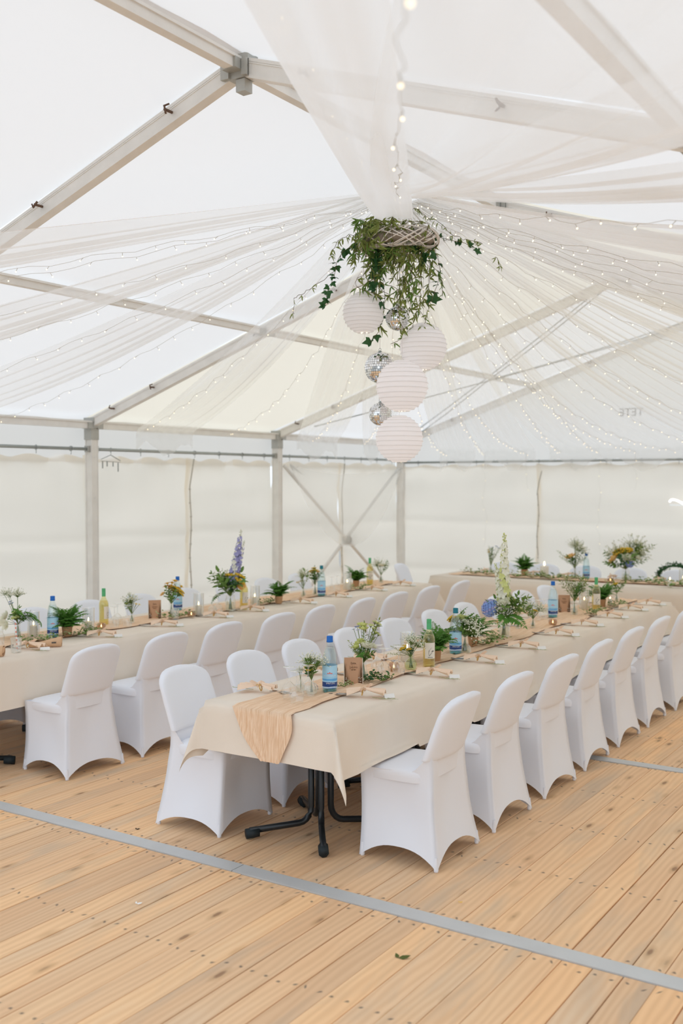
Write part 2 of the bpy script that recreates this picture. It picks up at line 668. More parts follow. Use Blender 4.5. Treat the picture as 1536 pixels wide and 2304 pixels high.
def thing(name, label, cat, loc=(0, 0, 0), rz=0.0, group=None, rot=None, sc=1.0):
    o = bpy.data.objects.new(name, None)
    COL.objects.link(o)
    o.location = loc
    o.rotation_euler = rot if rot else (0, 0, rz)
    o.scale = (sc, sc, sc)
    o.empty_display_size = 0.1
    return tag(o, label, cat, group)


def struct(o):
    o['kind'] = 'structure'
    return o


def T(x=0, y=0, z=0):
    return Matrix.Translation((x, y, z))


def RZ(a):
    return Matrix.Rotation(a, 4, 'Z')


def RX(a):
    return Matrix.Rotation(a, 4, 'X')


def RY(a):
    return Matrix.Rotation(a, 4, 'Y')


ORD = ['first', 'second', 'third', 'fourth', 'fifth', 'sixth', 'seventh', 'eighth', 'ninth', 'tenth', 'eleventh', 'twelfth']

# ------------------------------------------------------------------ tent dimensions
XL, XR, XC = -7.5, 1.08, -3.21      # left posts, right posts, ridge
ZE, ZR = 2.43, 3.89                 # rafter underside at the eave and at the ridge
FR = [1.0, 4.0, 7.02, 10.03, 13.05]
YB = 13.12
SLOPE = (ZR - ZE) / (XC - XL)


def roof_z(x, up=0.125):
    return ZR + up - abs(x - XC) * SLOPE


# ground outside
g = MB().grid(2, 2, lambda u, v: (-45 + 90 * u, -45 + 90 * v, -0.16))
struct(g.obj('ground', 'ground_gravel'))

# ------------------------------------------------------------------ floor: boards between steel strips
fb = MB().box((-3.2, 5.5, -0.07), (8.9, 15.6, 0.10))
floor = struct(fb.obj('floor', 'floor_base', smooth=False))
strips = [0.90, 3.90, 6.83, 9.80, 12.78]
SW = 0.095
BW = 0.1252
rf = random.Random(3)


def plank_mesh(w, l, key):
    b = 0.0018
    m = MB()
    x, y = w / 2, l / 2
    vs = [(-x, -y, -0.022), (x, -y, -0.022), (x, y, -0.022), (-x, y, -0.022),
          (-x, -y, -b), (x, -y, -b), (x, y, -b), (-x, y, -b),
          (-x + b, -y + b, 0), (x - b, -y + b, 0), (x - b, y - b, 0), (-x + b, y - b, 0)]
    fs = []
    for k in (0, 4):
        for i in range(4):
            j = (i + 1) % 4
            fs.append((k + i, k + j, k + 4 + j, k + 4 + i))
    fs.append((8, 9, 10, 11))
    m.add(vs, fs)
    return m


def lay(y0, y1, as_stuff=False):
    l = y1 - y0
    cy = (y0 + y1) / 2
    wset = [0.118, 0.1215, 0.1225, 0.1235]
    meshes = [plank_mesh(w, l, 0).mesh('plank', 'floor_wood', False) for w in wset] if not as_stuff else None
    joined = MB()
    n = int((XR - XL + 0.1) / BW)
    for i in range(n):
        x = XL + 0.02 + (i + 0.5) * BW + rf.uniform(-0.0006, 0.0006)
        z = rf.uniform(-0.0015, 0.0008)
        if as_stuff:
            joined.merge(plank_mesh(0.122, l, 0), T(x, cy, z))
        else:
            o = place('plank', meshes[rf.randrange(4)], floor, T(x, cy, z))
    if as_stuff:
        o = joined.obj('plank_field', 'floor_wood', floor, False)
        o['kind'] = 'stuff'


lay(-2.0, strips[0] - SW / 2 - 0.004, True)
for a, b in zip(strips[:-1], strips[1:]):
    lay(a + SW / 2 + 0.004, b - SW / 2 - 0.004)
for i, y in enumerate(strips):
    t = MB()
    for xa, xb in ((XL, -3.165), (-3.16, XR)):
        t.box(((xa + xb) / 2, y, -0.004), (xb - xa, SW, 0.016))
    struct(t.obj('trim_%d' % (i + 1), 'steel_strip', smooth=False))
t = MB().box(((XL + XR) / 2, 12.96, -0.012), (XR - XL, 0.24, 0.016))
struct(t.obj('trim_6', 'steel_strip', smooth=False))

# ------------------------------------------------------------------ roof membrane: one panel per bay and slope
rb = MB()
rb.beam((XC - 0.02, 0.9, roof_z(XC) + 0.0), (XC - 0.02, YB, roof_z(XC) + 0.0), 0.10, 0.02)
ceil = struct(rb.obj('ceiling', 'roof_membrane', smooth=False))
for k in range(len(FR) - 1):
    y0, y1 = FR[k], FR[k + 1]
    if k == len(FR) - 2:
        y1 = YB
    for s in (-1, 1):
        xe = XL - 0.13 if s < 0 else XR + 0.13

        def fn(u, v, y0=y0, y1=y1, xe=xe):
            x = XC + (xe - XC) * u
            sag = 0.05 * math.sin(PI * v) * math.sin(PI * min(1, u * 1.0))
            return (x, y0 + (y1 - y0) * v, roof_z(x) - sag * 0.6 + 0.006 * math.sin(23 * v + 9 * u))
        MB().grid(14, 10, fn).obj('roof_panel', 'roof_membrane_cream' if k == 2 else 'roof_membrane', ceil)

# ------------------------------------------------------------------ walls
def wall_sheet(fn_xy, z0, z1, width, amp=0.02, seed=0, nu=36, nv=60):
    """hanging fabric: pleats gathered at the rings on top, soft folds below"""
    m = MB()

    def fn(u, v):
        z = z1 + (z0 - z1) * v
        top = math.exp(-v * 7)
        n1 = noise.noise(Vector((u * width * 1.1 + seed * 9.1, v * 2.2, seed))) * amp
        n2 = noise.noise(Vector((u * width * 0.5 + seed * 3.3, v * 5.5, seed + 4))) * amp * 0.7
        crease = 0.022 * math.exp(-((v - 0.37 - 0.02 * u) / 0.022) ** 2) + 0.024 * math.exp(-((v - 0.70 + 0.02 * u) / 0.022) ** 2)
        pl = top * 0.035 * math.sin(u * width * 2 * PI / 0.45)
        zz = z - top * 0.018 * (1 - math.cos(u * width * 2 * PI / 0.45))
        return fn_xy(u, n1 + n2 + pl + crease, zz)
    m.grid(nu, nv, fn)
    return m


def seam_cover(pos, axis, z0, z1, parent, rnd):
    """overlapping edge with lacing between two wall panels"""
    m = MB()
    pts = []
    for i in range(15):
        z = z0 + (z1 - z0) * i / 14
        w = 0.012 * math.sin(i * 1.3 + rnd)
        if i > 12:
            w += (i - 12) * 0.025
        pts.append((pos[0] + (0.03 if axis == 'y' else w), pos[1] + (w if axis == 'y' else -0.03), z))
    m.tube(pts, 0.008, 5)
    for i in range(1, 13):
        p = pts[i]
        m.ball((p[0], p[1], p[2] - 0.03), 0.014, 6, 4)
    m.obj('lacing', 'seam_tape', parent)


# left wall: valance above the rod, panels below it, split in the middle of each bay
val = MB()
val.grid(60, 3, lambda u, v: (XL - 0.12 - 0.012 * math.sin(u * 90) * v, 1.0 + (YB - 1.0) * u, 2.52 - 0.42 * v))
wl = struct(val.obj('wall_left', 'valance_membrane'))
for k in range(len(FR) - 1):
    y0, y1 = FR[k], FR[k + 1] if k < len(FR) - 2 else YB - 0.02
    ym = (y0 + y1) / 2 - 0.04
    for h, (a, b) in enumerate(((y0 + 0.0, ym + 0.03), (ym - 0.03, y1))):
        off = 0.008 if h else 0.0
        m = wall_sheet(lambda u, d, z, a=a, b=b, off=off: (XL - 0.09 + d * 0.8 + off, a + (b - a) * u, z), 0.0, 2.17, b - a, 0.085, k * 2 + h)
        m.obj('wall_panel', 'wall_membrane', wl)
    seam_cover((XL - 0.06, ym, 0), 'y', 0.05, 2.16, wl, k)

# back wall: gable triangle and panels below the rod
gb = MB()


def gable(u, v):
    x = XL - 0.12 + (XR - XL + 0.24) * u
    zt = roof_z(x) - 0.01
    return (x, YB, 2.12 + (zt - 2.12) * v)


gb.grid(40, 8, gable)
wb = struct(gb.obj('wall_back', 'valance_membrane'))
edges = [XL - 0.05, -5.36, -3.21, -1.06, XR + 0.05]
for k in range(4):
    a, b = edges[k], edges[k + 1]
    m = wall_sheet(lambda u, d, z, a=a, b=b, k=k: (a - 0.03 + (b - a + 0.06) * u, YB - 0.04 - d * 0.8 - 0.008 * (k % 2), z), 0.0, 2.16, b - a, 0.085, 30 + k)
    m.obj('wall_panel', 'wall_membrane', wb)
    if k:
        seam_cover((a, YB - 0.05, 0), 'x', 0.05, 2.06, wb, k)

# right wall (out of view, closes the tent)
vr = MB().grid(40, 3, lambda u, v: (XR + 0.12, 1.0 + (YB - 1.0) * u, 2.52 - 2.52 * v))
struct(vr.obj('wall_right', 'wall_membrane'))

# print on the fabric
def text_mesh(body, size, mat, extrude=0.0):
    cu = bpy.data.curves.new('lettering', 'FONT')
    cu.body = body
    cu.size = size
    cu.align_x = 'CENTER'
    cu.resolution_u = 2
    o = bpy.data.objects.new('lettering', cu)
    COL.objects.link(o)
    bpy.context.view_layer.update()
    me = bpy.data.meshes.new_from_object(o.evaluated_get(bpy.context.evaluated_depsgraph_get()))
    bpy.data.objects.remove(o, do_unlink=True)
    me.materials.clear()
    me.materials.append(MATS[mat])
    return me


# faint lettering showing through the gable fabric, seen from behind (reversed)
me = text_mesh('TETE', 0.145, 'print_grey')
me.name = 'lettering'
place('lettering', me, wb, T(-4.12, YB - 0.008, 2.76) @ RZ(PI) @ RX(PI / 2))
# small house mark on the left wall
hm = MB()
for a, b in (((-0.13, 0.03), (0.0, 0.075)), ((0.0, 0.075), (0.13, 0.02)), ((-0.13, 0.015), (0.13, 0.005)), ((-0.11, 0.01), (-0.11, -0.06)), ((-0.05, 0.01), (-0.05, -0.04)), ((0.03, 0.005), (0.03, -0.04)), ((0.10, 0.0), (0.10, -0.09))):
    hm.beam((XL - 0.028, 7.30 + a[0], 2.10 + a[1]), (XL - 0.028, 7.30 + b[0], 2.10 + b[1]), 0.004, 0.012, up=(1, 0, 0))
hm.obj('printed_house_mark', 'print_grey', wl, False)

# ------------------------------------------------------------------ aluminium frames
frame_names = ['at the open end above the camera holding the near drapes', 'crossing the top of the picture with the ridge joint',
               'whose post stands left of the house mark', 'whose post stands beside the crossed braces', 'in the far corner against the gable']


def profile_beam(m, a, b, w, h, up=(0, 0, 1), off=0.0):
    """grooved aluminium section: core and four lips"""
    a, b = Vector(a), Vector(b)
    d = (b - a).normalized()
    sx = d.cross(Vector(up)).normalized()
    uz = sx.cross(d).normalized()
    m.beam(a, b, w * 0.90, h * 0.92, up=up)
    for k in (-1, 1):
        o = uz * (k * (h / 2 - 0.008))
        m.beam(a + o, b + o, w, 0.016, up=up)
    for j in (-1, 1):
        o = uz * (h / 2 - 0.022) + sx * (j * (w / 2 - 0.002))
        m.beam(a + o, b + o, 0.004, 0.006, up=up)


pin = MB()
pin.tube([(0, 0, 0), (0, 0, 0.055)], 0.008, 6)
pin.tube([(0, -0.022, 0.05), (0, 0.022, 0.052)], 0.006, 6)
pin.tube([(0, 0.02, 0.05), (0.028, 0.02, 0.045)], 0.005, 5)
pin_me = pin.mesh('pin', 'rust')
RH = 0.092
for k, y in enumerate(FR):
    fl = thing('tent_frame', 'aluminium tent frame ' + frame_names[k], 'tent frame', (XC, y, 0), group='aluminium tent frames')
    for s in (-1, 1):
        xp = (XL if s < 0 else XR) - XC
        m = MB()
        m.beam((xp, 0, 0), (xp, 0, ZE + 0.02), 0.075, 0.085, up=(1, 0, 0))
        for j in (-1, 1):
            for q in (-1, 1):
                m.beam((xp + q * 0.040, j * 0.038, 0), (xp + q * 0.040, j * 0.038, ZE), 0.010, 0.016, up=(1, 0, 0))
        for z in (0.35, 1.05, 1.75, 2.15):
            m.tube([(xp - s * 0.043, 0, z), (xp - s * 0.050, 0, z)], 0.008, 6)
        m.obj('post', 'aluminium', fl, False)
        m = MB().box((xp, 0, ZE - 0.03), (0.10, 0.10, 0.17))
        m.box((xp, 0, ZE + 0.05), (0.14, 0.07, 0.10))
        m.obj('corner_bracket', 'aluminium_dark', fl, False)
        m = MB()
        off = RH / 2
        profile_beam(m, (xp - s * 0.0, 0, ZE + off), (s * 0.02, 0, ZR + off), 0.062, RH)
        rafter = m.obj('rafter', 'aluminium', fl, False)
        for q in (0.10, 0.33, 0.52, 0.80, 0.92):
            x = xp * q
            z = ZR + off - abs(x) * SLOPE
            for j in (-1,):
                place('pin', pin_me, rafter, T(x, j * 0.030, z + 0.01) @ RX(PI / 2 * (1 if j < 0 else -1)) @ RZ(0.7 * s + q * 9))
    m = MB()
    m.box((0, 0, ZR + 0.045), (0.15, 0.08, 0.115))
    m.box((0.02, 0.0, ZR - 0.045), (0.055, 0.06, 0.06))
    m.box((-0.06, -0.045, ZR + 0.05), (0.05, 0.02, 0.12))
    m.box((0.06, -0.045, ZR + 0.03), (0.03, 0.02, 0.08))
    m.obj('ridge_bracket', 'aluminium_dark', fl, False)

PX = 2.17                     # purlins halfway down each slope


def purlin(x, z, label, w=0.05, h=0.06):
    t = thing('roof_purlin', label, 'beam', (x, 0, z), group='purlins along the tent roof')
    for a, b in zip(FR[:-1], FR[1:]):
        m = MB()
        m.beam((0, a + 0.04, 0), (0, b - 0.04, 0), w, h)
        m.beam((0, a + 0.04, h / 2 - 0.01), (0, b - 0.04, h / 2 - 0.01), w + 0.022, 0.014)
        m.obj('beam_section', 'aluminium', t, False)
        for q in (a + 0.06, b - 0.06):
            MB().box((0, q, -0.01), (w + 0.03, 0.07, h * 0.8)).obj('end_clamp', 'aluminium_dark', t, False)


purlin(XC, ZR + 0.055, 'aluminium ridge beam running along the top of the tent', 0.055, 0.065)
purlin(XC - PX, ZR - PX * SLOPE + 0.045, 'aluminium purlin halfway up the left roof slope')
purlin(XC + PX, ZR - PX * SLOPE + 0.055, 'aluminium purlin halfway up the right roof slope', 0.06, 0.075)
purlin(XL + 0.02, ZE + 0.03, 'aluminium eave beam along the top of the left wall', 0.06, 0.075)
purlin(XR - 0.02, ZE + 0.03, 'aluminium eave beam along the top of the right wall', 0.06, 0.075)

# curtain rods with rings on the left wall, one per bay, and two on the back wall
ring = MB()
pts = [(0.022 * math.cos(a), 0, 0.022 * math.sin(a) - 0.022) for a in [2 * PI * i / 10 for i in range(11)]]
ring.tube(pts, 0.0035, 4, False)
ring.tube([(0, 0, -0.044), (0.004, 0, -0.06), (0.0, 0, -0.078)], 0.003, 4)
ring_me = ring.mesh('curtain_ring', 'galvanised')
rod_lab = ['left of the picture', 'left of the first post in view', 'between the two full posts in view', 'above the crossed braces']
for k in range(len(FR) - 1):
    a, b = FR[k] + 0.05, FR[k + 1] - 0.05
    t = thing('curtain_rod', 'galvanised curtain rod on the left wall ' + rod_lab[k], 'curtain rod', (XL + 0.0, a, 2.225), group='curtain rods of the tent walls')
    MB().tube([(0, 0, 0), (0, b - a, 0)], 0.016, 8).obj('rod', 'galvanised', t)
    m = MB()
    for q in (0.0, b - a):
        m.box((0, q, 0.0), (0.05, 0.04, 0.06))
    m.obj('rod_clamp', 'aluminium_dark', t, False)
    n = 7
    for i in range(n):
        place('curtain_ring', ring_me, t, T(-0.004, (b - a) * (i + 0.5) / n, 0.022) @ RZ(R.uniform(-0.5, 0.5)))
for k, (a, b) in enumerate(((XL + 0.06, XC - 0.05), (XC + 0.05, XR - 0.06))):
    t = thing('curtain_rod', 'galvanised curtain rod along the back gable wall, ' + ('left half' if k == 0 else 'right half'), 'curtain rod', (a, YB - 0.07, 2.19), group='curtain rods of the tent walls')
    MB().tube([(0, 0, 0), (b - a, 0, 0)], 0.016, 8).obj('rod', 'galvanised', t)
    for i in range(9):
        place('curtain_ring', ring_me, t, T((b - a) * (i + 0.5) / 9, -0.004, 0.022) @ RZ(PI / 2 + R.uniform(-0.5, 0.5)))

# crossed braces in the last bay of the left wall
t = thing('cross_brace', 'crossed aluminium braces against the left wall beside the far corner', 'brace', (XL + 0.05, 11.5, 0))
for s in (-1, 1):
    MB().tube([(0.0 + 0.02 * s, -1.42 * s, 2.10), (0.02 * s, 1.42 * s, 0.16)], 0.022, 8).obj('brace_tube', 'aluminium', t)
m = MB().box((0, 0, 1.13), (0.07, 0.12, 0.12))
m.tube([(0.03, 0, 1.13), (0.06, 0, 1.13)], 0.05, 12)
m.obj('hub', 'aluminium_dark', t, False)
# thin roof cables in the last bay
for nm, a, b in (('falling towards the far corner', (XC - 0.3, 10.1, ZR - 0.05), (XC - PX - 1.8, 12.95, ZE + 0.22)),
                 ('rising towards the gable peak', (XL + 0.5, 10.1, ZE + 0.14), (XC - 0.5, 12.95, ZR - 0.12)),
                 ('running from the purlin to the gable', (XC - PX, 11.5, ZR - PX * SLOPE), (XC - 0.2, 12.9, ZR - 0.02)),
                 ('running from the purlin back to the ridge', (XC - PX, 11.5, ZR - PX * SLOPE), (XC - 0.2, 10.1, ZR - 0.02)),
                 ('from the purlin down to the left eave', (XC - PX, 11.5, ZR - PX * SLOPE), (XL + 0.2, 12.9, ZE + 0.06))):
    mid = [(Vector(a).lerp(Vector(b), q) - Vector((0, 0, 0.02 * math.sin(PI * q)))) for q in (0, 0.25, 0.5, 0.75, 1)]
    tag(MB().tube(mid, 0.007, 5).obj('roof_cable', 'galvanised'), 'thin steel cable in the last roof bay ' + nm, 'cable', 'steel cables bracing the last roof bay')

# ------------------------------------------------------------------ covered chairs (forward = +x)
def chair_parts(seed=0):
    rr = random.Random(seed)
    # backrest: padded panel with a stepped lower edge, leaning back
    m = MB()
    lv = []
    zs = [0.43, 0.45, 0.47, 0.49, 0.507, 0.520, 0.524, 0.528, 0.545, 0.58, 0.63, 0.68, 0.72, 0.75, 0.775, 0.795, 0.812, 0.826, 0.836, 0.842, 0.845]
    for z in zs:
        x = -0.150 - 0.37 * max(0, z - 0.50) if z > 0.50 else -0.150 + 0.10 * (0.50 - z)
        if z < 0.522:
            q = min(1, abs(z - 0.455) / 0.09)
            w = 0.183 + 0.014 * q * q
            th = 0.020
        else:
            w = 0.212 - 0.02 * (z - 0.53)
            if z > 0.73:
                k = (z - 0.73) / (0.8455 - 0.73)
                w *= max(0.02, (1 - k ** 3.0) ** (1 / 2.2))
            th = 0.030 if z < 0.83 else 0.030 * max(0.15, (0.8455 - z) / 0.0155) ** 0.5
            if z < 0.527:
                th = 0.027
        lv.append((z, x, w, th))
    n = 26
    vs, fs = [], []
    for z, x, w, th in lv:
        for j in range(n):
            a = 2 * PI * j / n
            c, s_ = math.cos(a), math.sin(a)
            yy = w * math.copysign(abs(s_) ** 0.45, s_)
            xx = th * math.copysign(abs(c) ** 0.6, c)
            crv = 0.028 * (yy / 0.21) ** 2 if z > 0.5 else 0.028 * (yy / 0.21) ** 2 * max(0, (z - 0.36) / 0.14) * 0.8
            wr = 0.0025 * noise.noise(Vector((yy * 9 + seed, z * 16, seed * 3.1)))
            vs.append((x + xx + crv + wr, yy, z))
    k = len(lv)
    for i in range(k - 1):
        for j in range(n):
            j2 = (j + 1) % n
            fs.append((i * n + j, i * n + j2, (i + 1) * n + j2, (i + 1) * n + j))
    fs.append(tuple((k - 1) * n + j for j in range(n)))
    m.add(vs, fs)
    back = m.mesh('backrest', 'chair_fabric')
    # seat: puffed cushion
    m = MB()
    prof = [(0.985, 0.405), (1.0, 0.430), (0.992, 0.448), (0.965, 0.460), (0.90, 0.468), (0.75, 0.474), (0.5, 0.477), (0.2, 0.478)]
    n = 32
    vs, fs = [], []
    for sc_, z in prof:
        for j in range(n):
            a = 2 * PI * j / n
            c, s_ = math.cos(a), math.sin(a)
            xx = math.copysign(abs(c) ** 0.38, c) * 0.196 * sc_
            yy = math.copysign(abs(s_) ** 0.38, s_) * 0.211 * sc_
            dip = -0.010 * max(0, xx / 0.2) ** 2 * (1 if z > 0.44 else 0)
            vs.append((0.052 + xx * 0.93, yy, z + dip))
    for i in range(len(prof) - 1):
        for j in range(n):
            j2 = (j + 1) % n
            fs.append((i * n + j, i * n + j2, (i + 1) * n + j2, (i + 1) * n + j))
    fs.append(tuple((len(prof) - 1) * n + j for j in range(n)))
    m.add(vs, fs)
    seat = m.mesh('seat', 'chair_fabric')
    # skirt: stretched from the seat edge down to the four feet, arched hems
    m = MB()
    NS, NV = 14, 14
    top = [(0.232, -0.214), (0.232, 0.214), (-0.165, 0.194), (-0.165, -0.194)]
    bot = [(0.222, -0.240), (0.222, 0.240), (-0.226, 0.250), (-0.226, -0.250)]
    arch = [0.085, 0.075, 0.095, 0.075]
    arch = [a * rr.uniform(0.75, 1.15) for a in arch]
    vs, fs = [], []
    tot = 4 * NS
    for v in range(NV + 1):
        t_ = v / NV
        for sd in range(4):
            a, b = top[sd], top[(sd + 1) % 4]
            c, d = bot[sd], bot[(sd + 1) % 4]
            for i in range(NS):
                s_ = i / NS
                tx = a[0] + (b[0] - a[0]) * s_
                ty = a[1] + (b[1] - a[1]) * s_
                bx = c[0] + (d[0] - c[0]) * s_
                by = c[1] + (d[1] - c[1]) * s_
                e = t_ ** 1.25
                x = tx + (bx - tx) * e
                y = ty + (by - ty) * e
                # taut cloth pulls in between the corners, most at mid height
                pull = math.sin(PI * s_) ** 0.8 * (0.020 * math.sin(PI * t_) + 0.016 * t_)
                cor = 0.012 * math.sin(PI * t_)
                L_ = math.hypot(x, y)
                x *= 1 - (pull + cor) / L_
                y *= 1 - (pull + cor) / L_
                wr = 0.003 * noise.noise(Vector((x * 6 + seed, y * 6, t_ * 2.2 + seed)))
                x += wr * x / L_
                y += wr * y / L_
                hem = 0.004 + arch[sd] * (1 - abs(2 * s_ - 1) ** 2.6)
                zt = 0.456 - 0.014 * math.sin(PI * s_) * (1 if sd == 0 else 0)
                back_ = {0: 0.0, 1: s_, 2: 1.0, 3: 1 - s_}[sd]
                rise = max(0.0, (back_ - 0.70) / 0.30)
                zt += 0.092 * rise * rise * (3 - 2 * rise)
                if t_ < 0.35 and rise > 0:
                    sq_ = 1 - 0.045 * rise * math.sin(PI * min(1, t_ / 0.35))
                    y *= sq_
                vs.append((x, y, zt + (hem - zt) * t_))
    for v in range(NV):
        for j in range(tot):
            j2 = (j + 1) % tot
            fs.append((v * tot + j, v * tot + j2, (v + 1) * tot + j2, (v + 1) * tot + j))
    m.add(vs, fs)
    skirt = m.mesh('skirt', 'chair_fabric')
    # foot pocket
    m = MB().lathe([(0.002, 0.0), (0.011, 0.0), (0.012, 0.010), (0.010, 0.04), (0.006, 0.07)], 10)
    foot = m.mesh('foot_pocket', 'chair_fabric')
    feet = [(x * 0.945, y * 0.945) for x, y in bot]
    return back, seat, skirt, foot, feet


CH = [chair_parts(s) for s in range(4)]


def chair(x, y, ang, label, group, var):
    """ang = heading of the seat front"""
    t = thing('covered_chair', label, 'chair', (x, y, 0.0), ang, group)
    back, seat, skirt, foot, feet = CH[var % 4]
    place('backrest', back, t)
    place('seat', seat, t)
    place('skirt', skirt, t)
    for fx, fy in feet:
        place('foot_pocket', foot, t, T(fx, fy, 0))
    return t


# right side of the front table, facing it
ys = [4.62, 5.30, 6.01, 6.71, 7.43, 8.14, 8.86, 9.55]
for i, y in enumerate(ys):
    nm = ['nearest', 'second', 'third', 'fourth', 'fifth', 'sixth', 'seventh', 'farthest'][i]
    chair(-2.54 + R.uniform(-0.012, 0.012), y, PI + R.uniform(-0.03, 0.03),
          'white covered chair seen from behind, %s in the row right of the front table' % nm, 'chairs right of the front table', i)
ys = [4.41, 5.02, 5.58, 6.22, 6.84, 7.50, 8.10, 8.74, 9.32, 9.92]
for i, y in enumerate(ys):
    nm = ['nearest'] + ORD[1:9] + ['farthest']
    chair(-3.735 - (0.0 if i == 0 else R.uniform(0.0, 0.03)), y, R.uniform(-0.04, 0.04),
          'white covered chair facing the camera side, %s in the row left of the front table' % nm[i], 'chairs left of the front table', i + 1)
ys = [4.71, 5.37, 6.01, 6.69, 7.30, 7.96, 8.58, 9.27, 9.95]
for i, y in enumerate(ys):
    nm = ['nearest'] + ORD[1:8] + ['farthest']
    chair(-5.215 + R.uniform(-0.012, 0.012), y, PI + R.uniform(-0.03, 0.03),
          'white covered chair seen from behind, %s in the row at the left table' % nm[i], 'chairs on the aisle side of the left table', i + 2)
ys = [4.45, 5.10, 5.78, 6.42, 7.05, 7.70, 8.35, 9.00, 9.65]
for i, y in enumerate(ys):
    nm = ['nearest'] + ORD[1:8] + ['farthest']
    chair(-6.66 + R.uniform(-0.02, 0.02), y, R.uniform(-0.04, 0.04),
          'white covered chair along the tent wall, %s behind the left table' % nm[i], 'chairs on the wall side of the left table', i)
chair(-6.42, 11.62, 0.15, 'white covered chair at the left end of the back table', 'chairs around the back table', 1)
for i, x in enumerate((-5.62, -5.05, -4.50, -3.93, -3.36, -2.80)):
    chair(x, 12.30, -PI / 2 + R.uniform(-0.04, 0.04), 'white covered chair behind the back table, %s from the left' % ORD[i], 'chairs around the back table', i)

# ------------------------------------------------------------------ folding tables
def pedestal_tube(dx, dy):
    """one bent leg tube: down from the table top, then out to a foot"""
    d = Vector((dx, dy, 0))
    L_ = d.length
    d.normalize()
    st = d * 0.055
    pts = [(st.x, st.y, 0.70), (st.x, st.y, 0.14)]
    for q in range(1, 6):
        a = q / 5 * (PI / 2)
        pts.append((st.x + d.x * 0.07 * (1 - math.cos(a)), st.y + d.y * 0.07 * (1 - math.cos(a)), 0.14 - 0.085 * math.sin(a)))
    pts.append((d.x * (L_ - 0.02), d.y * (L_ - 0.02), 0.045))
    m = MB().tube(pts, 0.0175, 10)
    c = MB().tube([(d.x * (L_ - 0.07), d.y * (L_ - 0.07), 0.034), (d.x * L_, d.y * L_, 0.030)], 0.028, 8)
    return m.mesh('leg', 'black_tube'), c.mesh('foot_cap', 'black_rubber')


LEGS = [pedestal_tube(a, b) for a, b in ((-0.25, -0.34), (0.25, -0.34), (-0.34, 0.30), (0.34, 0.30))]


def folding_table(x, y, w, l, label, group, along='y', top_z=0.74):
    rz = 0 if along == 'y' else PI / 2
    t = thing('folding_table', label, 'table', (x, y, 0), rz, group)
    m = MB().box((0, 0, top_z - 0.014), (w - 0.01, l - 0.004, 0.026))
    m.obj('tabletop', 'table_board', t, False)
    m = MB()
    for s in (-1, 1):
        m.beam((s * (w / 2 - 0.06), -l / 2 + 0.03, top_z - 0.05), (s * (w / 2 - 0.06), l / 2 - 0.03, top_z - 0.05), 0.025, 0.045)
    m.obj('frame_rail', 'black_tube', t, False)
    for s in (-1, 1):
        cy = s * (l / 2 - 0.48)
        for lm, cm in LEGS:
            lo = place('leg', lm, t, T(0, cy, 0) @ (RZ(PI) if s > 0 else Matrix.Identity(4)))
            place('foot_cap', cm, lo)
    return t


TX0, TX1, TY0, TY1 = -3.54, -2.725, 4.10, 9.94
tw = TX1 - TX0
for i in range(3):
    l = (TY1 - TY0) / 3
    folding_table((TX0 + TX1) / 2, TY0 + l * (i + 0.5), tw, l,
                  'black-legged folding table under the front beige cloth, ' + ['nearest the camera', 'middle one of three', 'farthest of three'][i], 'folding tables under the front cloth')
LX0, LX1, LY0, LY1 = -6.36, -5.51, 3.75, 10.30
for i in range(3):
    l = (LY1 - LY0) / 3
    folding_table((LX0 + LX1) / 2, LY0 + l * (i + 0.5), LX1 - LX0, l,
                  'black-legged folding table under the left beige cloth, ' + ['nearest the camera', 'middle one of three', 'farthest of three'][i], 'folding tables under the left cloth')
BX0, BX1, BY0, BY1 = -5.99, -1.0, 11.15, 12.02
for i in range(3):
    l = (BX1 - BX0) / 3
    folding_table(BX0 + l * (i + 0.5), (BY0 + BY1) / 2, BY1 - BY0, l,
                  'folding table under the back cloth, ' + ['left one', 'middle one', 'right one'][i] + ' of three', 'folding tables under the back cloth', 'x')


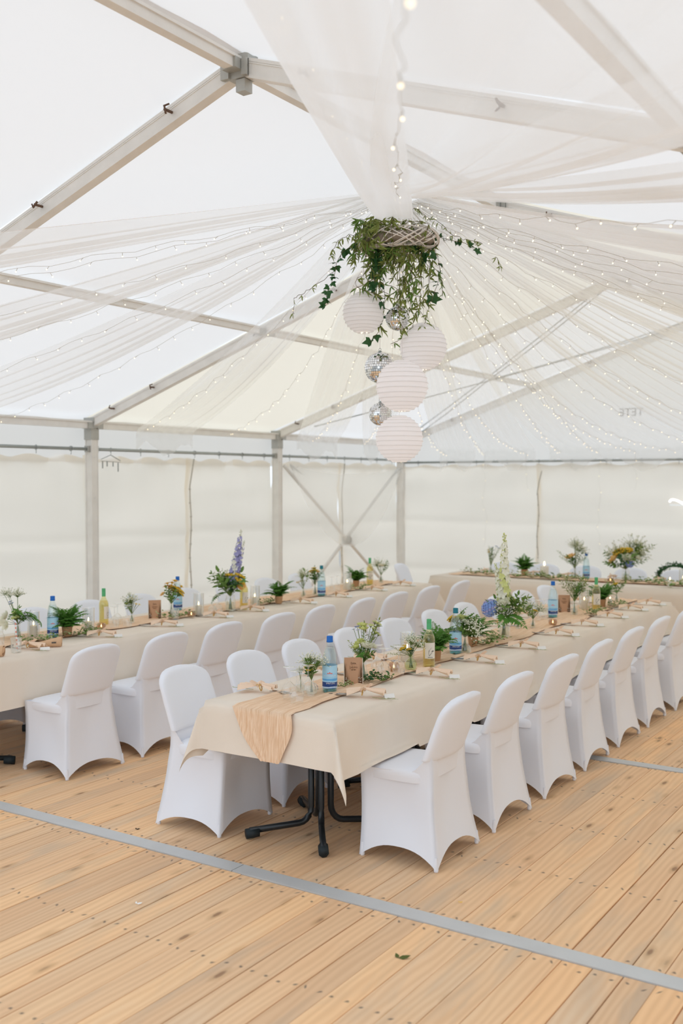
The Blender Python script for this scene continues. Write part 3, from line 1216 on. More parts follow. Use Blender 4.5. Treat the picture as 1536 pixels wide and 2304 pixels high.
def cloth(name, x0, x1, y0, y1, over, label, seed, top=0.752, tuck=0.85, seats=None):
    """one cloth: flat top, flaps hanging on all sides, pointed folds at the corners.
    over: flap lengths (x-, x+, y-, y+)"""
    m = MB()
    nx, ny, nf = 10, max(12, int((y1 - y0) / 0.09)), 8

    def axis(a, b, n, oa, ob):
        r = [(a, -oa * (1 - i / nf)) for i in range(nf)]
        r += [(a + (b - a) * i / n, 0.0) for i in range(n + 1)]
        r += [(b, ob * (i + 1) / nf) for i in range(nf)]
        return r
    ax = axis(x0, x1, nx, over[0], over[1])
    ay = axis(y0, y1, ny, over[2], over[3])
    vs = []
    for x, fx in ax:
        for y, fy in ay:
            sx, sy = (1 if fx > 0 else -1), (1 if fy > 0 else -1)
            a, b = abs(fx), abs(fy)
            if a == 0 and b == 0:
                vs.append((x, y, top + 0.0012 * noise.noise(Vector((x * 3, y * 3, seed)))))
                continue
            if b == 0:
                w = a * (0.10 * noise.noise(Vector((y * 1.7, seed, sx * 5))) + 0.045 * math.sin(y * 7 + seed))
                rd = min(a, 0.012)
                vs.append((x + sx * (rd + 0.05 * a + w * 0.6), y, top - a + (rd * 0.4)))
            elif a == 0:
                w = b * (0.10 * noise.noise(Vector((x * 2.1, seed + 3, sy * 5))) + 0.03 * math.sin(x * 9 + seed))
                rd = min(b, 0.012)
                vs.append((x, y + sy * (rd + 0.05 * b + w * 0.6), top - b + rd * 0.4))
            else:
                r_ = math.hypot(a, b)
                th = math.atan2(b, a)
                s2 = math.sin(2 * th)
                ob = tuck * (0.55 if sx < 0 else 1.0) * r_ * s2 ** 0.75
                # fold stands out along the diagonal
                px = x + sx * (0.012 + 0.05 * a + ob * 0.62 * (0.55 + 0.45 * math.cos(th)) * 0.75)
                py = y + sy * (0.012 + 0.05 * b + ob * 0.62 * (0.55 + 0.45 * math.sin(th)) * 0.75)
                # no stretch: what goes out does not go down
                out_ = ob * 0.62
                vs.append((px, py, top + 0.004 - math.sqrt(max(1e-6, r_ * r_ - out_ * out_ * 0.8))))
    # where a chair is pushed in, the hem lies on its seat
    if seats:
        zs = 0.490
        xm = (x0 + x1) / 2
        for i, (x, y, z) in enumerate(vs):
            if z >= zs:
                continue
            best = 0.0
            for cy in seats[1 if x > xm else 0]:
                d_ = abs(y - cy)
                k_ = min(1.0, max(0.0, (0.275 - d_) / 0.045))
                best = max(best, k_ * k_ * (3 - 2 * k_))
            if best > 0 and x0 - 0.12 < x < x1 + 0.12:
                e_ = (zs - z) * best
                vs[i] = (x + (1 if x > xm else -1) * e_ * 0.9, y, z + e_ * 0.97)
    w_ = len(ay)
    fs = []
    for i in range(len(ax) - 1):
        for j in range(len(ay) - 1):
            fs.append((i * w_ + j, (i + 1) * w_ + j, (i + 1) * w_ + j + 1, i * w_ + j + 1))
    m.add(vs, fs)
    o = m.obj('tablecloth', 'beige_linen')
    return tag(o, label, 'tablecloth', 'beige linen tablecloths')


cloth('tablecloth', TX0, TX1, TY0, TY1, (0.30, 0.31, 0.255, 0.28), 'beige linen cloth on the front table with a pointed corner hanging towards the camera', 1.0,
      seats=([4.41, 5.02, 5.58, 6.22, 6.84, 7.50, 8.10, 8.74, 9.32, 9.92], [4.62, 5.30, 6.01, 6.71, 7.43, 8.14, 8.86, 9.55]))
cloth('tablecloth', LX0, LX1, LY0, LY1, (0.34, 0.345, 0.28, 0.28), 'beige linen cloth on the long table by the left tent wall', 2.0)
cloth('tablecloth', BX0, BX1, BY0, BY1, (0.5, 0.3, 0.66, 0.3), 'beige linen cloth on the back table, hanging almost to the floor', 3.0, tuck=0.3)


def runner(label, cx, cy0, cy1, w, drop0, drop1, along='y', seed=0, z=0.7545):
    """crinkled gauze: lengthwise ridges, wavering edges, ends hanging over the table edge"""
    m = MB()
    Ltot = drop0 + (cy1 - cy0) + drop1
    nu = int(Ltot / 0.028)
    nv = 26

    def fn(u, v):
        s = u * Ltot - drop0
        e = v - 0.5
        wob = 0.045 * noise.noise(Vector((s * 0.9, seed, 0))) + 0.02 * noise.noise(Vector((s * 3, seed, 5)))
        ww = w * (1 + 0.16 * noise.noise(Vector((s * 1.3, seed, 9))))
        edge = 0.014 * noise.noise(Vector((s * 7, seed + (3 if e > 0 else 8), 2))) * abs(e) * 2
        if s < 0:
            k = -s / max(drop0, 1e-6)
            ww *= 1 - 0.70 * k ** 1.7
            wob = wob * (1 - k) + 0.085 * k
        x = cx + wob + e * ww + edge
        rdg = 0.006 * (0.5 + 0.5 * math.sin(v * 38 + 2.6 * noise.noise(Vector((s * 2.2, v * 3, seed))))) + 0.005 * abs(noise.noise(Vector((v * 14, s * 5, seed))))
        rdg *= 0.8 + 0.9 * abs(e)
        lump = 0.016 * max(0, noise.noise(Vector((v * 3.1, s * 2.4, seed + 7)))) * (1 if s > 0.15 else 0)
        if s < 0:
            p = (x, cy0 - 0.024 - 0.05 * (-s) - rdg, z + 0.004 + s + 0.006)
        elif s > cy1 - cy0:
            p = (x, cy1 + 0.024 + rdg, z + 0.004 - (s - (cy1 - cy0)))
        else:
            p = (x, cy0 + s, z + rdg + lump)
        if along == 'x':
            p = (p[1], p[0], p[2])
        return p
    m.grid(nu, nv, fn)
    return tag(m.obj('table_runner', 'peach_gauze'), label, 'table runner', 'peach gauze table runners')


runner('peach gauze runner on the front table, its end hanging over the edge', -3.175, TY0, TY1 - 0.02, 0.36, 0.265, 0.0, seed=1.3)
runner('peach gauze runner along the middle of the left table', -6.02, LY0, LY1 - 0.05, 0.38, 0.20, 0.0, seed=5.1)
runner('peach gauze runner along the middle of the back table', 11.62, BX0 + 0.12, BX1 - 0.1, 0.40, 0.0, 0.0, 'x', seed=8.7)

# ------------------------------------------------------------------ small things on the tables
ZT = 0.7585
SIDE = {'R': 'front table', 'L': 'left table', 'B': 'back table'}
CAMDIR = lambda x, y: math.atan2(-y, -x)      # heading from a point towards the place the photo was taken


def wrap_text(body, size, r, z, mat, ang0=0.0):
    me = text_mesh(body, size, mat)
    for v in me.vertices:
        a = ang0 + v.co.x / r
        zz = z + v.co.y
        rr = r + 0.0012
        v.co = (rr * math.cos(a), rr * math.sin(a), zz)
    me.update()
    return me


BOT_R = 0.0405


def bottle_parts():
    pr = [(0.020, 0.006), (0.034, 0.0), (0.039, 0.004), (BOT_R, 0.014), (BOT_R, 0.150), (0.0385, 0.160), (0.0395, 0.170), (0.0385, 0.185), (0.034, 0.212), (0.026, 0.240), (0.0185, 0.262), (0.0155, 0.272), (0.0150, 0.285)]
    body = MB().lathe(pr, 24).mesh('bottle_body', 'pet_plastic')
    base = MB().lathe([(0.001, 0.004), (0.034, 0.002), (0.038, 0.006), (0.0385, 0.017), (0.02, 0.024), (0.001, 0.026)], 20).mesh('bottle_base', 'bottle_base_teal')
    wat = MB().lathe([(0.001, 0.012), (0.036, 0.012), (0.0385, 0.018), (0.0385, 0.158), (0.036, 0.185), (0.030, 0.216), (0.023, 0.240), (0.001, 0.240)], 20).mesh('water', 'pet_plastic')
    cap = MB().lathe([(0.0005, 0.306), (0.0155, 0.306), (0.0168, 0.303), (0.0170, 0.280), (0.0178, 0.279), (0.0178, 0.272), (0.0155, 0.272)], 24, wob=lambda a, z: 1 + 0.02 * math.cos(a * 24))
    cap_b = cap.mesh('cap', 'blue_cap')
    cap_t = cap.mesh('cap', 'teal_cap')
    lab = MB().lathe([(BOT_R + 0.0006, 0.024), (BOT_R + 0.0006, 0.148)], 32).mesh('label_wrap', 'bottle_label')
    t1 = wrap_text('LICHTENAUER', 0.0115, BOT_R, 0.090, 'paper_white')
    t2 = wrap_text('SPRITZIG', 0.0125, BOT_R, 0.0485, 'paper_white', 0.1)
    pk = MB()
    for k, (x, w, h) in enumerate(((-0.010, 0.012, 0.007), (0.0, 0.016, 0.0115), (0.010, 0.012, 0.007))):
        q = [(x - w / 2, 0), (x + w / 2, 0), (x, h)]
        pk.add([((BOT_R + 0.0012) * math.cos(a / BOT_R), (BOT_R + 0.0012) * math.sin(a / BOT_R), 0.104 + z) for a, z in q], [(0, 1, 2)])
    pk = pk.mesh('peak_emblem', 'print_red', False)
    return body, base, wat, cap_b, cap_t, lab, t1, t2, pk


BOT = bottle_parts()


def water_bottle(x, y, label, teal=False, near=True, z=ZT):
    t = thing('water_bottle', label, 'bottle', (x, y, z), CAMDIR(x, y), 'blue-labelled water bottles')
    body, base, wat, cb, ct, lab, t1, t2, pk = BOT
    place('bottle_body', body, t)
    place('bottle_base', base, t)
    place('water', wat, t)
    place('cap', ct if teal else cb, t)
    lo = place('label_wrap', lab, t)
    place('lettering', t1, lo)
    place('lettering', t2, lo)
    place('peak_emblem', pk, lo)
    return t


def wine_parts():
    pr = [(0.012, 0.012), (0.028, 0.004), (0.034, 0.0), (0.0372, 0.006), (0.0375, 0.165), (0.0365, 0.180), (0.031, 0.198), (0.021, 0.214), (0.0155, 0.228), (0.0142, 0.245), (0.0142, 0.262)]
    body = MB().lathe(pr, 24).mesh('bottle_body', 'wine_glass_green')
    liq = MB().lathe([(0.001, 0.014), (0.034, 0.010), (0.0355, 0.164), (0.034, 0.182), (0.0285, 0.198), (0.001, 0.199)], 20).mesh('wine', 'wine_liquid')
    cap = MB().lathe([(0.0005, 0.296), (0.0142, 0.296), (0.0150, 0.293), (0.0150, 0.272), (0.0146, 0.271), (0.0150, 0.270), (0.0150, 0.232)], 20).mesh('capsule', 'green_cap')
    r = 0.0381
    lab = MB().grid(14, 1, lambda u, v: (r * math.cos(-0.95 + 1.9 * u), r * math.sin(-0.95 + 1.9 * u), 0.055 + 0.098 * v)).mesh('paper_label', 'paper_cream')
    bird = MB()

    def wp(a, z):
        return ((r + 0.001) * math.cos(a / r), (r + 0.001) * math.sin(a / r), z)

    def stroke(p, w):
        for (a0, z0), (a1, z1) in zip(p[:-1], p[1:]):
            dx, dz = a1 - a0, z1 - z0
            q = math.hypot(dx, dz) or 1
            nx, nz = -dz / q * w / 2, dx / q * w / 2
            bird.add([wp(a0 - nx, z0 - nz), wp(a1 - nx, z1 - nz), wp(a1 + nx, z1 + nz), wp(a0 + nx, z0 + nz)], [(0, 1, 2, 3)])
    stroke([(-0.008, 0.072), (0.002, 0.084), (0.010, 0.092)], 0.0026)
    stroke([(-0.008, 0.074), (-0.012, 0.090), (-0.009, 0.108)], 0.0018)
    stroke([(-0.012, 0.092), (-0.003, 0.112), (0.008, 0.124)], 0.0012)
    stroke([(0.008, 0.096), (0.015, 0.104), (0.020, 0.100)], 0.0055)
    stroke([(0.018, 0.102), (0.022, 0.098)], 0.0025)
    for k in range(9):
        stroke([(-0.014 + k * 0.0034, 0.0608), (-0.014 + k * 0.0034, 0.0650)], 0.0016 + 0.0008 * (k % 3 == 1))
    stroke([(-0.014, 0.0605), (0.0145, 0.0605)], 0.0008)
    bird = bird.mesh('bird_print', 'print_dark', False)
    return body, liq, cap, lab, bird


WINE = wine_parts()


def wine_bottle(x, y, label, z=ZT, turn=0.25):
    t = thing('wine_bottle', label, 'bottle', (x, y, z), CAMDIR(x, y) + turn, 'white wine bottles with green caps')
    body, liq, cap, lab, bird = WINE
    place('bottle_body', body, t)
    place('wine', liq, t)
    place('capsule', cap, t)
    lo = place('paper_label', lab, t)
    place('bird_print', bird, lo)


# wine glass standing upside down: bowl, stem, foot on top
gp = [(0.030, 0.0), (0.0345, 0.012), (0.0385, 0.035), (0.0375, 0.055), (0.030, 0.075), (0.016, 0.088), (0.006, 0.096)]
GL = (MB().lathe(gp, 20).mesh('bowl', 'clear_glass'),
      MB().lathe([(0.006, 0.095), (0.0038, 0.105), (0.0034, 0.150), (0.005, 0.163)], 10).mesh('stem', 'clear_glass'),
      MB().lathe([(0.005, 0.163), (0.020, 0.167), (0.033, 0.170), (0.034, 0.1715), (0.001, 0.1725)], 20).mesh('foot', 'clear_glass'))


def wine_glass(x, y, label, z=ZT):
    t = thing('wine_glass', label, 'glass', (x, y, z), 0, 'wine glasses set upside down')
    for nm, me in zip(('bowl', 'stem', 'foot'), GL):
        place(nm, me, t)


# candles
CAN = (MB().lathe([(0.001, 0.0), (0.029, 0.0), (0.030, 0.002), (0.030, 0.082), (0.0285, 0.086), (0.020, 0.082), (0.001, 0.080)], 20).mesh('wax', 'candle_wax'),
       MB().tube([(0, 0, 0.08), (0.001, 0, 0.092)], 0.0012, 5).mesh('wick', 'print_dark'),
       MB().lathe([(0.001, 0.088), (0.0045, 0.094), (0.0055, 0.100), (0.0035, 0.110), (0.0006, 0.120)], 10).mesh('flame', 'candle_flame'))


def candle(x, y, label, z=ZT, sc=1.0):
    t = thing('pillar_candle', label, 'candle', (x, y, z), 0, 'lit white pillar candles', sc=sc)
    for nm, me in zip(('wax', 'wick', 'flame'), CAN):
        place(nm, me, t)


cyl = MB().lathe([(0.001, 0.003), (0.042, 0.003), (0.0435, 0.001), (0.045, 0.004), (0.045, 0.185), (0.0465, 0.187), (0.045, 0.189), (0.0435, 0.186), (0.0435, 0.008)], 24).mesh('hurricane_glass', 'clear_glass')


def hurricane(x, y, lab_c, lab_g, z=ZT):
    o = place('hurricane_glass', cyl, None, T(x, y, z))
    tag(o, lab_g, 'candle glass', 'glass cylinders around candles')
    candle(x, y, lab_c, z + 0.0045, 0.93)


TL = (MB().lathe([(0.001, 0.004), (0.022, 0.002), (0.031, 0.010), (0.036, 0.026), (0.034, 0.044), (0.030, 0.052), (0.029, 0.051), (0.033, 0.042), (0.034, 0.026), (0.029, 0.012), (0.001, 0.008)], 20).mesh('glass_cup', 'smoked_glass'),
      MB().lathe([(0.001, 0.009), (0.019, 0.009), (0.019, 0.022), (0.001, 0.021)], 14).mesh('wax', 'candle_wax'),
      MB().lathe([(0.001, 0.022), (0.0035, 0.026), (0.004, 0.030), (0.0024, 0.037), (0.0005, 0.043)], 8).mesh('flame', 'candle_flame'))


def tealight(x, y, label, z=ZT):
    t = thing('tealight_holder', label, 'candle', (x, y, z), 0, 'lit tealights in glass cups')
    for nm, me in zip(('glass_cup', 'wax', 'flame'), TL):
        place(nm, me, t)


# kraft menu cards
cm = MB().box((0, 0, 0.076), (0.104, 0.004, 0.152)).mesh('card_board', 'kraft_card', False)
sq = MB()
rq = random.Random(5)
for row, (z, wd) in enumerate(((0.118, 0.030), (0.096, 0.046), (0.082, 0.026))):
    pts = []
    n = 26
    for i in range(n):
        q = i / (n - 1)
        pts.append((-wd / 2 + wd * q + 0.0025 * math.sin(i * 1.9), -0.0030, z + (0.0055 if row < 2 else 0.0025) * math.sin(i * 1.25 + row) * (1.8 if i in (0, 1, 2, 3) else 0.8)))
    sq.tube(pts, 0.0006, 4)
for k in range(-1, 2, 2):
    for i in range(9):
        sq.ball((k * rq.uniform(0.028, 0.046), -0.0024, rq.uniform(0.012, 0.04)), 0.0022, 5, 3, 1)
sq = sq.mesh('handwriting', ['print_brown', 'paper_cream'])
edge = MB()
for s in (-1, 1):
    edge.box((s * 0.053, 0, 0.076), (0.003, 0.006, 0.154))
edge = edge.mesh('card_edge', 'paper_cream', False)
prop = MB().beam((0, 0.004, 0.11), (0, 0.05, 0.002), 0.03, 0.002, up=(1, 0, 0)).mesh('prop', 'kraft_cone', False)


def menu_card(x, y, label, z=ZT):
    t = thing('menu_card', label, 'card', (x, y, z), CAMDIR(x, y) + PI / 2 + 0.12, 'printed kraft cards on the tables')
    c = place('card_board', cm, t, RX(-0.06))
    place('handwriting', sq, c)
    place('card_edge', edge, c)
    place('prop', prop, t)


# ------------------------------------------------------------------ plants
def leaf(m, M, l, w, bend=0.25, mi=0):
    """pointed leaf along +x, 8 triangles"""
    vs = [(0, 0, 0), (l * 0.35, w / 2, -bend * l * 0.10), (l * 0.4, 0, 0.02 * l), (l * 0.35, -w / 2, -bend * l * 0.10), (l * 0.72, w * 0.36, -bend * l * 0.35), (l * 0.75, 0, -bend * l * 0.28), (l * 0.72, -w * 0.36, -bend * l * 0.35), (l, 0, -bend * l * 0.75)]
    fs = [(0, 2, 1), (0, 3, 2), (1, 2, 5, 4), (2, 3, 6, 5), (4, 5, 7), (5, 6, 7)]
    m.add([M @ Vector(p) for p in vs], fs, mi)


def dirM(p, d, roll=0.0):
    """frame at p with +x along d"""
    d = Vector(d).normalized()
    up = Vector((0, 0, 1)) if abs(d.z) < 0.95 else Vector((0, 1, 0))
    y = up.cross(d).normalized()
    z = d.cross(y)
    M = Matrix((d, y, z)).transposed().to_4x4()
    M.translation = p
    return M @ RX(roll)


def arc(p, d, l, droop, n=6):
    """points of a stem from p heading d, bending down"""
    p, d = Vector(p), Vector(d).normalized()
    out = [p.copy()]
    for i in range(n):
        d = (d + Vector((0, 0, -droop / n))).normalized()
        p = p + d * (l / n)
        out.append(p.copy())
    return out


def frond_mesh(seed, l=0.14, feath=0.04):
    r = random.Random(seed)
    m = MB()
    pts = arc((0, 0, 0), (0.55, 0, 0.83), l, 1.5, 9)
    m.tube(pts, [0.0016 - 0.0012 * i / 9 for i in range(10)], 4, mi=1)
    for i in range(1, 10):
        p = pts[i]
        d = (pts[i] - pts[i - 1]).normalized()
        wl_ = feath * math.sin(PI * min(1, (i + 1.5) / 11.5)) ** 0.8
        for s in (-1, 1):
            sd = Vector((d.x * 0.5, s, d.z * 0.5 - 0.1))
            leaf(m, dirM(p, sd, r.uniform(-0.4, 0.4)), wl_ * r.uniform(0.85, 1.1), wl_ * 0.30, 0.4)
            q = p - d * (l / 18)
            leaf(m, dirM(q, sd + Vector((0, 0, 0.15)), r.uniform(-0.4, 0.4)), wl_ * r.uniform(0.7, 1.0), wl_ * 0.28, 0.4)
    leaf(m, dirM(pts[-1], pts[-1] - pts[-2]), feath * 0.5, feath * 0.2)
    return m.mesh('frond', ['leaf_fern', 'stem_green'], False)


FROND = [frond_mesh(1, 0.15, 0.042), frond_mesh(2, 0.12, 0.048), frond_mesh(3, 0.19, 0.036)]
POT = (MB().lathe([(0.001, 0.0), (0.029, 0.0), (0.0305, 0.003), (0.037, 0.066), (0.0385, 0.070), (0.0365, 0.070), (0.034, 0.058)], 20).mesh('pot', 'kraft_pot'),
       MB().lathe([(0.034, 0.058), (0.02, 0.062), (0.001, 0.063)], 14).mesh('soil', 'soil'))


def fern_pot(x, y, label, seed, z=ZT, sc=1.0, n=36):
    r = random.Random(seed)
    t = thing('potted_fern', label, 'potted plant', (x, y, z), r.uniform(0, 6), 'little ferns in paper pots', sc=sc)
    place('pot', POT[0], t)
    place('soil', POT[1], t)
    for i in range(n):
        a = i * 2.4 + r.uniform(-0.3, 0.3)
        up = r.uniform(-0.75, 0.1) if i % 3 else r.uniform(-0.95, -0.5)
        s = r.uniform(0.8, 1.25)
        place('frond', FROND[i % 3 if i % 5 else 0], t, T(0.012 * math.cos(a), 0.012 * math.sin(a), 0.06) @ RZ(a) @ RY(up) @ Matrix.Scale(s, 4))


def blossom(kind, seed=0):
    """flower heads around the origin, facing +z"""
    r = random.Random(seed)
    m = MB()
    if kind == 'rose':
        for ring_, (n, rad, tilt, l, w) in enumerate(((6, 0.010, 0.35, 0.026, 0.024), (5, 0.006, 0.75, 0.022, 0.020), (4, 0.003, 1.15, 0.018, 0.014))):
            for i in range(n):
                a = 2 * PI * i / n + ring_ * 0.6
                leaf(m, RZ(a) @ T(rad * 0.4, 0, 0) @ RY(-tilt), l, w, -0.35)
        m.ball((0, 0, 0.008), 0.008, 6, 4)
    elif kind == 'daisy':
        for i in range(11):
            leaf(m, RZ(2 * PI * i / 11) @ RY(-0.25 + r.uniform(-0.1, 0.1)), 0.020, 0.009, 0.1)
        m.ball((0, 0, 0.002), 0.006, 6, 4, 1)
    elif kind == 'hydrangea':
        for i in range(120):
            zz = 1 - 1.7 * (i + 0.5) / 120
            a = i * 2.39996
            rr = math.sqrt(max(0, 1 - zz * zz))
            p = Vector((rr * math.cos(a), rr * math.sin(a), zz)) * 0.052 * r.uniform(0.9, 1.06)
            M = dirM(p, p) @ RY(PI / 2)
            for k in range(4):
                leaf(m, M @ RZ(k * PI / 2 + a) @ RY(-0.2), 0.010, 0.009, 0.1, 0 if i % 4 else 1)
        m.ball((0, 0, 0), 0.043, 10, 6, 0)
    elif kind == 'spike':
        # delphinium: florets round a tall stem, buds at the tip
        H = 0.30
        m.tube([(0, 0, -0.02), (0.004, 0, H * 0.5), (0, 0.004, H + 0.03)], [0.003, 0.0022, 0.001], 5, mi=1)
        for i in range(46):
            q = i / 46
            z_ = q * H
            a = i * 2.39996
            w_ = 0.040 * (1 - 0.62 * q)
            p = Vector((w_ * 0.55 * math.cos(a), w_ * 0.55 * math.sin(a), z_))
            M = dirM(p, Vector((math.cos(a), math.sin(a), 0.25))) @ RY(PI / 2)
            for k in range(5):
                leaf(m, M @ RZ(k * 1.2566 + a) @ RY(-0.35), w_ * 0.75, w_ * 0.6, 0.1, 0 if i % 5 else 2)
        for i in range(8):
            a = i * 2.4
            m.ball((0.007 * math.cos(a), 0.007 * math.sin(a), H + 0.005 * i), 0.005, 5, 3, 2)
    elif kind == 'breath':
        for i in range(34):
            d = Vector((r.gauss(0, 0.6), r.gauss(0, 0.6), r.uniform(0.4, 1.1))).normalized()
            l = r.uniform(0.03, 0.07)
            p = d * l
            m.tube([(0, 0, 0), p * 0.6 + Vector((0, 0, 0.004)), p], 0.0005, 3, False, 1)
            m.ball(p, r.uniform(0.0028, 0.0042), 5, 3, 0)
    elif kind == 'yarrow':
        for i in range(26):
            a = i * 2.4
            rr = 0.0042 * math.sqrt(i)
            p = (rr * math.cos(a), rr * math.sin(a), 0.005 * math.cos(rr * 60))
            m.ball(p, 0.0042, 5, 3, 0)
            m.tube([(0, 0, -0.02), p], 0.0006, 3, False, 1)
    return m


def bmesh_(kind, mats, seed=0):
    return blossom(kind, seed).mesh('blossom', mats, False)


BL = {
    'white_rose': bmesh_('rose', ['bloom_white', 'bloom_lime']),
    'lime_rose': bmesh_('rose', ['bloom_lime', 'bloom_lime'], 1),
    'apricot_rose': bmesh_('rose', ['bloom_apricot', 'bloom_yellow'], 2),
    'yellow_daisy': bmesh_('daisy', ['bloom_apricot', 'bloom_yellow'], 3),
    'white_daisy': bmesh_('daisy', ['bloom_white', 'bloom_yellow'], 3),
    'blue_daisy': bmesh_('daisy', ['bloom_blue', 'bloom_white'], 4),
    'hydrangea': bmesh_('hydrangea', ['bloom_blue', 'bloom_lilac']),
    'white_spike': bmesh_('spike', ['bloom_white', 'stem_green', 'bloom_lime']),
    'lilac_spike': bmesh_('spike', ['bloom_lilac', 'stem_green', 'bloom_white']),
    'breath': bmesh_('breath', ['bloom_white', 'stem_green'], 5),
    'yarrow': bmesh_('yarrow', ['bloom_yellow', 'stem_green'], 6),
    'lime_yarrow': bmesh_('yarrow', ['bloom_lime', 'stem_green'], 7),
}


def sprig_mesh(name, l, leafl, leafw, n, mat, seed, spread=1.0, droop=0.5, stem='stem_green'):
    r = random.Random(seed)
    m = MB()
    pts = arc((0, 0, 0), (0.25, 0, 1), l, droop, 8)
    m.tube(pts, [0.0018 - 0.0012 * i / 8 for i in range(9)], 4, mi=1)
    for i in range(n):
        q = 0.25 + 0.75 * (i + 0.5) / n
        k = min(7, int(q * 8))
        p = pts[k].lerp(pts[k + 1], q * 8 - k)
        d = (pts[k + 1] - pts[k]).normalized()
        a = i * 2.4 + r.uniform(-0.4, 0.4)
        sd = Vector((math.cos(a), math.sin(a), 0)) * spread + d * 0.8
        leaf(m, dirM(p, sd, r.uniform(-0.8, 0.8)), leafl * r.uniform(0.7, 1.15), leafw * r.uniform(0.8, 1.15), 0.35)
    leaf(m, dirM(pts[-1], pts[-1] - pts[-2]), leafl * 0.8, leafw * 0.8)
    return m.mesh(name, [mat, stem], False)


SPR = {
    'broad': sprig_mesh('leafy_sprig', 0.13, 0.045, 0.022, 9, 'leaf_mid', 1),
    'fern': frond_mesh(9, 0.17, 0.05),
    'olive': sprig_mesh('leafy_sprig', 0.16, 0.030, 0.009, 16, 'leaf_olive', 2),
    'dark': sprig_mesh('leafy_sprig', 0.11, 0.032, 0.018, 10, 'leaf_dark', 3),
    'pale': sprig_mesh('leafy_sprig', 0.15, 0.020, 0.010, 18, 'leaf_pale', 4),
    'mid': sprig_mesh('leafy_sprig', 0.15, 0.034, 0.012, 18, 'leaf_mid', 5),
}


def vase_mesh(kind):
    if kind == 'ribbed':
        pr = [(0.001, 0.003), (0.020, 0.001), (0.030, 0.008), (0.0375, 0.026), (0.036, 0.044), (0.026, 0.060), (0.014, 0.068), (0.0115, 0.076), (0.0135, 0.088), (0.0145, 0.090)]
        return MB().lathe(pr, 36, wob=lambda a, z: 1 + 0.035 * math.cos(a * 12) * (1 if 0.004 < z < 0.066 else 0)), 0.088
    if kind == 'flask':
        pr = [(0.001, 0.003), (0.024, 0.001), (0.028, 0.006), (0.027, 0.030), (0.020, 0.062), (0.0165, 0.084), (0.018, 0.108), (0.0205, 0.112)]
        return MB().lathe(pr, 20), 0.11
    if kind == 'bulb':
        pr = [(0.001, 0.003), (0.030, 0.001), (0.040, 0.010), (0.042, 0.026), (0.034, 0.046), (0.020, 0.060), (0.0145, 0.075), (0.0165, 0.108), (0.020, 0.115)]
        return MB().lathe(pr, 22), 0.11
    if kind == 'jar':
        pr = [(0.001, 0.004), (0.036, 0.001), (0.041, 0.008), (0.042, 0.080), (0.036, 0.094), (0.033, 0.100), (0.034, 0.122), (0.036, 0.124)]
        return MB().lathe(pr, 22), 0.12
    pr = [(0.001, 0.003), (0.017, 0.001), (0.021, 0.006), (0.022, 0.034), (0.016, 0.050), (0.0105, 0.060), (0.012, 0.074), (0.014, 0.076)]
    return MB().lathe(pr, 18), 0.074


VASE = {}
for k in ('ribbed', 'flask', 'bulb', 'jar', 'small'):
    mb, h = vase_mesh(k)
    VASE[k] = (mb.mesh('vase', 'clear_glass'), mb.mesh('vase', 'green_glass'), h)
WATER = {k: MB().lathe([(0.001, 0.006), (0.85 * r0, 0.006), (0.9 * r0, 0.012), (0.82 * r0, h0), (0.001, h0)], 14).mesh('vase_water', 'vase_water') for k, r0, h0 in (('ribbed', 0.033, 0.045), ('flask', 0.024, 0.05), ('bulb', 0.038, 0.042), ('jar', 0.038, 0.07), ('small', 0.019, 0.035))}


def bouquet(x, y, label, vase, flowers, seed, z=ZT, sc=1.0, green=False, group='glass vases with flowers', cat='flower vase', rz=None):
    """flowers: list of (mesh key, heading, lean, length, scale[, droop]); heading is measured from the camera's right-hand side"""
    r = random.Random(seed)
    face = CAMDIR(x, y) + PI / 2 if rz is None else rz        # +x of the thing points to the camera's right
    t = thing('flower_vase', label, cat, (x, y, z), face, group, sc=sc)
    cg, gg, h = VASE[vase]
    place('vase', gg if green else cg, t)
    place('vase_water', WATER[vase], t)
    stems = MB()
    full = []
    for f in flowers:
        full.append(f)
        n_more = 0 if ('spike' in f[0] or f[0] in ('hydrangea', 'apricot_rose')) else (1 if f[0] not in BL else 2)
        for q in range(n_more):
            dr = f[5] if len(f) > 5 else 0.25
            full.append((f[0], f[1] + r.uniform(-0.9, 0.9), max(0.02, f[2] + r.uniform(-0.25, 0.2)), f[3] * (r.uniform(0.9, 1.15) if f[0] in BL else r.uniform(0.6, 0.95)), f[4] * r.uniform(0.8, 1.1), dr))
    for f in full:
        key, hd, lean, ln, s = f[:5]
        droop = f[5] if len(f) > 5 else 0.25
        d = Vector((math.cos(hd) * math.sin(lean), math.sin(hd) * math.sin(lean), math.cos(lean)))
        base = Vector((0, 0, h - 0.01))
        pts = arc(base, d, ln, droop, 6)
        bot = Vector((-d.x * 0.02, -d.y * 0.02, 0.012))
        stems.tube([bot, base] + pts[1:], 0.0014, 5)
        e = pts[-1]
        dd = (pts[-1] - pts[-2]).normalized()
        if key in BL:
            M = dirM(e, dd) @ RY(PI / 2) @ RZ(r.uniform(0, 6)) @ Matrix.Scale(s * 1.15, 4)
            place('blossom' if 'spike' not in key else 'flower_spike', BL[key], t, M)
        else:
            M = dirM(base.lerp(e, 0.35), (d + dd)) @ RY(PI / 2) @ RZ(r.uniform(0, 6)) @ Matrix.Scale(s * 0.98, 4)
            place('leafy_sprig', SPR[key], t, M)
    stems.obj('stem_bundle', 'stem_green', t)
    return t


